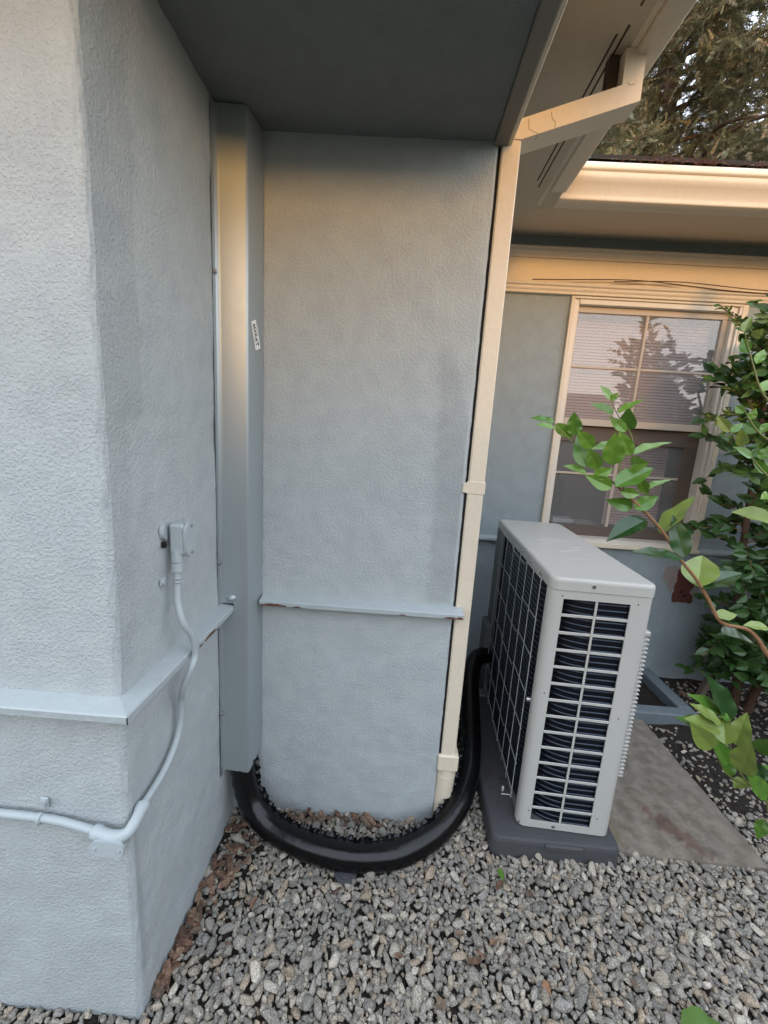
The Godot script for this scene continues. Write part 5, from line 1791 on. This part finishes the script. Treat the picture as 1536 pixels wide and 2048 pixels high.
func shrub() -> void:
	var s := thing("dark_shrub", "tall dark leafy shrub against the wall right of the window", "shrub", Vector3(2.72, 0, -0.9))
	s.position = Vector3.ZERO
	var r := RandomNumberGenerator.new()
	r.seed = 77
	var tk := MB.new()
	var mains := [[Vector3(2.70, -0.03, -0.92), Vector3(2.66, 0.25, -0.90), Vector3(2.60, 0.45, -0.90), Vector3(2.50, 0.86, -0.86), Vector3(2.40, 1.4, -0.80), Vector3(2.33, 1.85, -0.76), Vector3(2.32, 2.22, -0.76)], [Vector3(2.76, -0.03, -0.90), Vector3(2.80, 0.35, -0.88), Vector3(2.84, 0.8, -0.80), Vector3(2.74, 1.4, -0.72), Vector3(2.62, 1.9, -0.70)], [Vector3(2.70, 0.20, -0.90), Vector3(2.78, 0.42, -0.97), Vector3(2.84, 0.8, -0.95), Vector3(2.76, 1.5, -0.85), Vector3(2.6, 2.0, -0.8)]]
	for m in mains:
		tk.tube(m, func(t: float, _a: float) -> float: return lerpf(0.026, 0.006, t), 9, true, 30)
	part("trunk", tk, M.trunk, s)
	var twigs := [[Vector3(2.44, 1.95, -0.8), Vector3(2.02, 2.19, -0.74)], [Vector3(2.46, 1.86, -0.8), Vector3(2.2, 2.02, -0.72)], [Vector3(2.5, 1.68, -0.8), Vector3(2.11, 1.83, -0.74)], [Vector3(2.52, 1.50, -0.82), Vector3(2.07, 1.69, -0.76)], [Vector3(2.5, 1.55, -0.8), Vector3(2.22, 1.62, -0.72)], [Vector3(2.44, 2.0, -0.8), Vector3(2.27, 2.27, -0.74)], [Vector3(2.45, 2.1, -0.8), Vector3(2.40, 2.36, -0.7)], [Vector3(2.36, 1.98, -0.76), Vector3(2.06, 2.12, -0.70)], [Vector3(2.38, 2.02, -0.76), Vector3(2.14, 2.20, -0.70)], [Vector3(2.38, 1.60, -0.78), Vector3(2.12, 1.72, -0.70)], [Vector3(2.36, 1.72, -0.78), Vector3(2.16, 1.86, -0.70)], [Vector3(2.40, 1.45, -0.78), Vector3(2.15, 1.60, -0.72)], [Vector3(2.36, 2.1, -0.74), Vector3(2.24, 2.32, -0.68)]]
	var fine := twigs.size()
	for k in 235:
		var m: Array = mains[[0, 0, 0, 1, 2][r.randi() % 5]]
		var i := r.randi_range(1, m.size() - 2)
		var a: Vector3 = m[i].lerp(m[i + 1], r.randf())
		var d := Vector3(r.randf_range(-1.0, 0.9), r.randf_range(-0.35, 0.6), r.randf_range(-0.6, 1.0)).normalized() * r.randf_range(0.14, 0.34)
		var b := a + d
		b.z = clampf(b.z, -1.13, -0.35)
		if b.y > 1.0:
			b.x = maxf(b.x, 2.13 + r.randf() * 0.12)
		else:
			b.x = maxf(b.x, 2.32 + r.randf() * 0.12)
		twigs.append([a, b])
	var tw := MB.new()
	var leaves := []
	for k in twigs.size():
		var a: Vector3 = twigs[k][0]
		var b: Vector3 = twigs[k][1]
		tw.tube([a, a.lerp(b, 0.5) + Vector3(0, 0.015, 0), b], 0.0022, 5, false)
		var len_ := a.distance_to(b)
		var step := 0.017 if k < fine else 0.026
		var cnt := int(len_ / step)
		for i in range(2, cnt + 1):
			var t := float(i) / cnt
			var p := a.lerp(b, t) + Vector3(0, 0.015 * sin(PI * t), 0)
			var d := (b - a).normalized()
			for side in 2:
				if r.randf() < 0.18:
					continue
				var sd := d.cross(Vector3.UP).normalized() * (1.0 if side == 0 else -1.0)
				var dir := (d * 0.7 + sd * 0.8 + Vector3(r.randfn(), r.randfn() + 0.1, r.randfn()) * 0.35).normalized()
				var sz := r.randf_range(0.030, 0.048) if k < fine else r.randf_range(0.058, 0.098)
				if k < fine and t < 0.4:
					sz *= 1.35
				var nn := (Vector3(-0.25, 0.55, 0.75) + Vector3(r.randfn(), r.randfn(), r.randfn()) * 0.5).normalized()
				var tone := 0
				if k < fine:
					tone = 2 if r.randf() < 0.55 else 1
				elif p.y > 1.2 and r.randf() < 0.45:
					tone = 1
				leaves.append([p, p + dir * sz, nn, sz, tone])
	part("twigs", tw, M.stem, s)
	leaves.sort_custom(func(a, b): return a[0].distance_to(eye) / a[3] < b[0].distance_to(eye) / b[3])
	var shapes := []
	for t in 3:
		for k in 3:
			var lf := leaf_shape(1.0, 0.54, [0.05, 0.12, 0.02][k], [0.35, 0.15, 0.5][k], 0.6, 0.0, 5)
			shapes.append(lf)
	var meshes := []
	for k in 9:
		meshes.append(shapes[k].mesh(M["shrub%d" % (k / 3)]))
	var rest := [MB.new(), MB.new(), MB.new()]
	for k in leaves.size():
		var L: Array = leaves[k]
		var xf := leaf_frame(L[0], L[1], L[2])
		xf.basis = xf.basis * Basis.from_scale(Vector3.ONE * L[3])
		var which: int = L[4] * 3 + k % 3
		if k < 290:
			place("leaf", meshes[which], s, xf)
		else:
			rest[L[4]].add(shapes[which], xf)
	print("shrub leaves ", leaves.size())
	for t in 3:
		if rest[t].v.size():
			var o := part("foliage", rest[t], M["shrub%d" % t], s)
			o.set_meta("kind", "stuff")
	var st := MB.new()
	st.box(Vector3(-0.017, -0.05, -0.017), Vector3(0.017, 0.50, 0.017), 0.003)
	var so := place("wooden_stake", st.mesh(M.fence_wood), self, Transform3D(Basis(Vector3.BACK, -0.17) * Basis(Vector3.RIGHT, 0.10), Vector3(2.535, 0.0, -0.985)))
	tag(so, "leaning wooden stake beside the shrub trunk", "stake")

func conifer(called: String, label: String, at: Vector3, height: float, spread: float, sd: int, low: float) -> Node3D:
	var t := thing(called, label, "tree", at)
	var r := RandomNumberGenerator.new()
	r.seed = sd
	var tk := MB.new()
	tk.tube([Vector3(0, -0.1, 0), Vector3(0.1, height * 0.4, 0.05), Vector3(-0.05, height * 0.75, 0), Vector3(0, height, 0)], func(u: float, _a: float) -> float: return lerpf(0.30, 0.03, u), 12, true, 24)
	part("trunk", tk, M.trunk, t)
	var spray := MB.new()
	for k in 9:
		var u := k / 8.0
		var o := Vector3(0, -0.12 * u * u, u)
		for s in [-1.0, 1.0]:
			var d := Vector3(s * (0.20 * (1.0 - u * 0.7)), 0.03 - 0.06 * float(k % 2), 0.15)
			var w := Vector3(0.0, 0.0, 0.055)
			var g := 1.0 - 0.2 * float(k % 3)
			spray.col = Color(g, g, g)
			spray.quad(o - w, o + w, o + d + w * 0.3, o + d - w * 0.3)
	spray.col = Color(0.7, 0.6, 0.5)
	spray.quad(Vector3(-0.014, 0, 0), Vector3(0.014, 0, 0), Vector3(0.006, -0.12, 1), Vector3(-0.006, -0.12, 1))
	var xs: Array[Transform3D] = []
	var cs: Array[Color] = []
	var limbs := MB.new()
	var n_ := 140
	for k in n_:
		var f := low + (1.0 - low) * pow(float(k) / n_, 0.9)
		var y := height * f
		var reach := spread * pow(1.0 - f, 0.62) * r.randf_range(0.7, 1.1) + 0.3
		var a := k * 2.399 + r.randfn() * 0.3
		var d := Vector3(cos(a), 0, sin(a))
		var p0 := Vector3(0, y, 0)
		var p1 := p0 + d * reach * 0.5 + Vector3(0, 0.10 * reach, 0)
		var p2 := p0 + d * reach + Vector3(0, -0.16 * reach, 0)
		limbs.tube([p0, p1, p2], func(u: float, _a: float) -> float: return lerpf(0.055, 0.008, u), 5, false, 8)
		var m := int(reach * 30)
		for i in m:
			var u := r.randf_range(0.15, 1.0)
			var q := p0.lerp(p1, u).lerp(p1.lerp(p2, u), u)
			var side := d.cross(Vector3.UP) * (1.0 if i % 2 == 0 else -1.0)
			var out := (d * r.randf_range(0.2, 1.0) + side * r.randf_range(0.2, 1.0) + Vector3(0, r.randf_range(-0.5, 0.15), 0)).normalized()
			var twig := reach * 0.32 * (1.0 - u * 0.55) * r.randf_range(0.4, 1.0) + 0.1
			var steps := int(twig / 0.12) + 1
			for j in steps:
				var qq := q + out * (0.12 * j) + Vector3(0, -0.10 * pow(0.12 * j, 2.0) * 6.0, 0)
				var dir := (out + Vector3(r.randfn(), r.randfn() - 0.25, r.randfn()) * 0.45).normalized()
				var xx := dir.cross(Vector3(r.randfn() * 0.5, 1, r.randfn() * 0.5)).normalized()
				var sz := r.randf_range(0.15, 0.29)
				xs.append(Transform3D(Basis(xx, dir.cross(xx), dir).scaled_local(Vector3.ONE * sz), qq))
				var g := r.randf_range(0.65, 1.25)
				var base := Color(0.25, 0.265, 0.155) if r.randf() < 0.72 else Color(0.44, 0.36, 0.22)
				cs.append(Color(base.r * g, base.g * g, base.b * g))
	part("limbs", limbs, M.trunk, t)
	var mm := MultiMesh.new()
	mm.transform_format = MultiMesh.TRANSFORM_3D
	mm.use_colors = true
	mm.mesh = spray.mesh(M.needles)
	mm.instance_count = xs.size()
	for k in xs.size():
		mm.set_instance_transform(k, xs[k])
		mm.set_instance_color(k, cs[k])
	var mi := MultiMeshInstance3D.new()
	mi.name = "crown"
	mi.multimesh = mm
	mi.set_meta("kind", "stuff")
	t.add_child(mi)
	print("sprays ", xs.size())
	return t

func trees() -> void:
	var t := conifer("cedar_tree", "large shaggy conifer filling the sky above the window gutter", Vector3(6.1, 0, -9.5), 15.0, 5.2, 5, 0.22)
	# what the window glass reflects: trees on the far side of the yard
	var c = t.duplicate()
	c.name = numbered("cedar_tree")
	add_child(c)
	c.position = Vector3(10.6, -0.5, 13.0)
	c.scale = Vector3.ONE * 0.36
	c.rotation.y = 1.3
	tag(c, "conifer across the yard, seen mirrored in the upper window panes", "tree")
	var hd := thing("added_low_hedge", "added low hedge outside the frame, put in to darken the lower walls", "hedge", Vector3(0.2, 0, 3.2))  # unseen hedge added to cut the light on the lower walls
	var hn := FastNoiseLite.new()
	hn.seed = 4
	hn.frequency = 3.0
	var hr := RandomNumberGenerator.new()
	hr.seed = 12
	var core := MB.new()
	core.box(Vector3(-3.2, -0.05, -0.28), Vector3(3.2, 0.98, 0.28), 0.1)
	part("inner_branches", core, M.shrub0, hd)
	var lf := leaf_shape(0.07, 0.038, 0.1, 0.4, 0.6, 0.0, 5)
	var hl := MB.new()
	for k in 3800:
		var x := hr.randf_range(-3.25, 3.25)
		var y := hr.randf_range(0.0, 1.06)
		var z := -0.30 + hr.randf_range(-0.05, 0.05)
		if k % 3 == 0:
			y = 1.0 + hr.randf_range(-0.03, 0.07)
			z = hr.randf_range(-0.3, 0.3)
		var q := Vector3(x, y, z + hn.get_noise_2d(x, y) * 0.06)
		var d := Vector3(hr.randfn(), hr.randfn() + 0.5, hr.randfn() - 0.5).normalized()
		hl.add(lf, leaf_frame(q, q + d, Vector3(hr.randfn(), 1.0, hr.randfn() - 0.6).normalized()))
	part("foliage", hl, M.shrub1, hd).set_meta("kind", "stuff")
	var f := thing("added_board_fence", "added board fence behind the viewer, keeping low sun off the lower walls", "fence", Vector3(0, 0, 8.0))  # unseen fence added, its height set to block low sun below
	var bm := MB.new()
	bm.box(Vector3(-0.07, 0, -0.01), Vector3(0.07, 2.95, 0.01), 0.003)
	var am := bm.mesh(M.fence_wood)
	for k in 90:
		place("board", am, f, Transform3D(Basis.IDENTITY, Vector3(-6.5 + k * 0.145, 0, 0)))
	var f2 := thing("added_board_fence", "added board fence outside the frame at the right, blocking sky light", "fence", Vector3(4.1, -1.0, 0))  # unseen fence added to hold sky light off the right side
	for k in 58:
		place("board", am, f2, Transform3D(Basis(Vector3.UP, PI / 2), Vector3(0, 0, -0.95 + k * 0.145)))
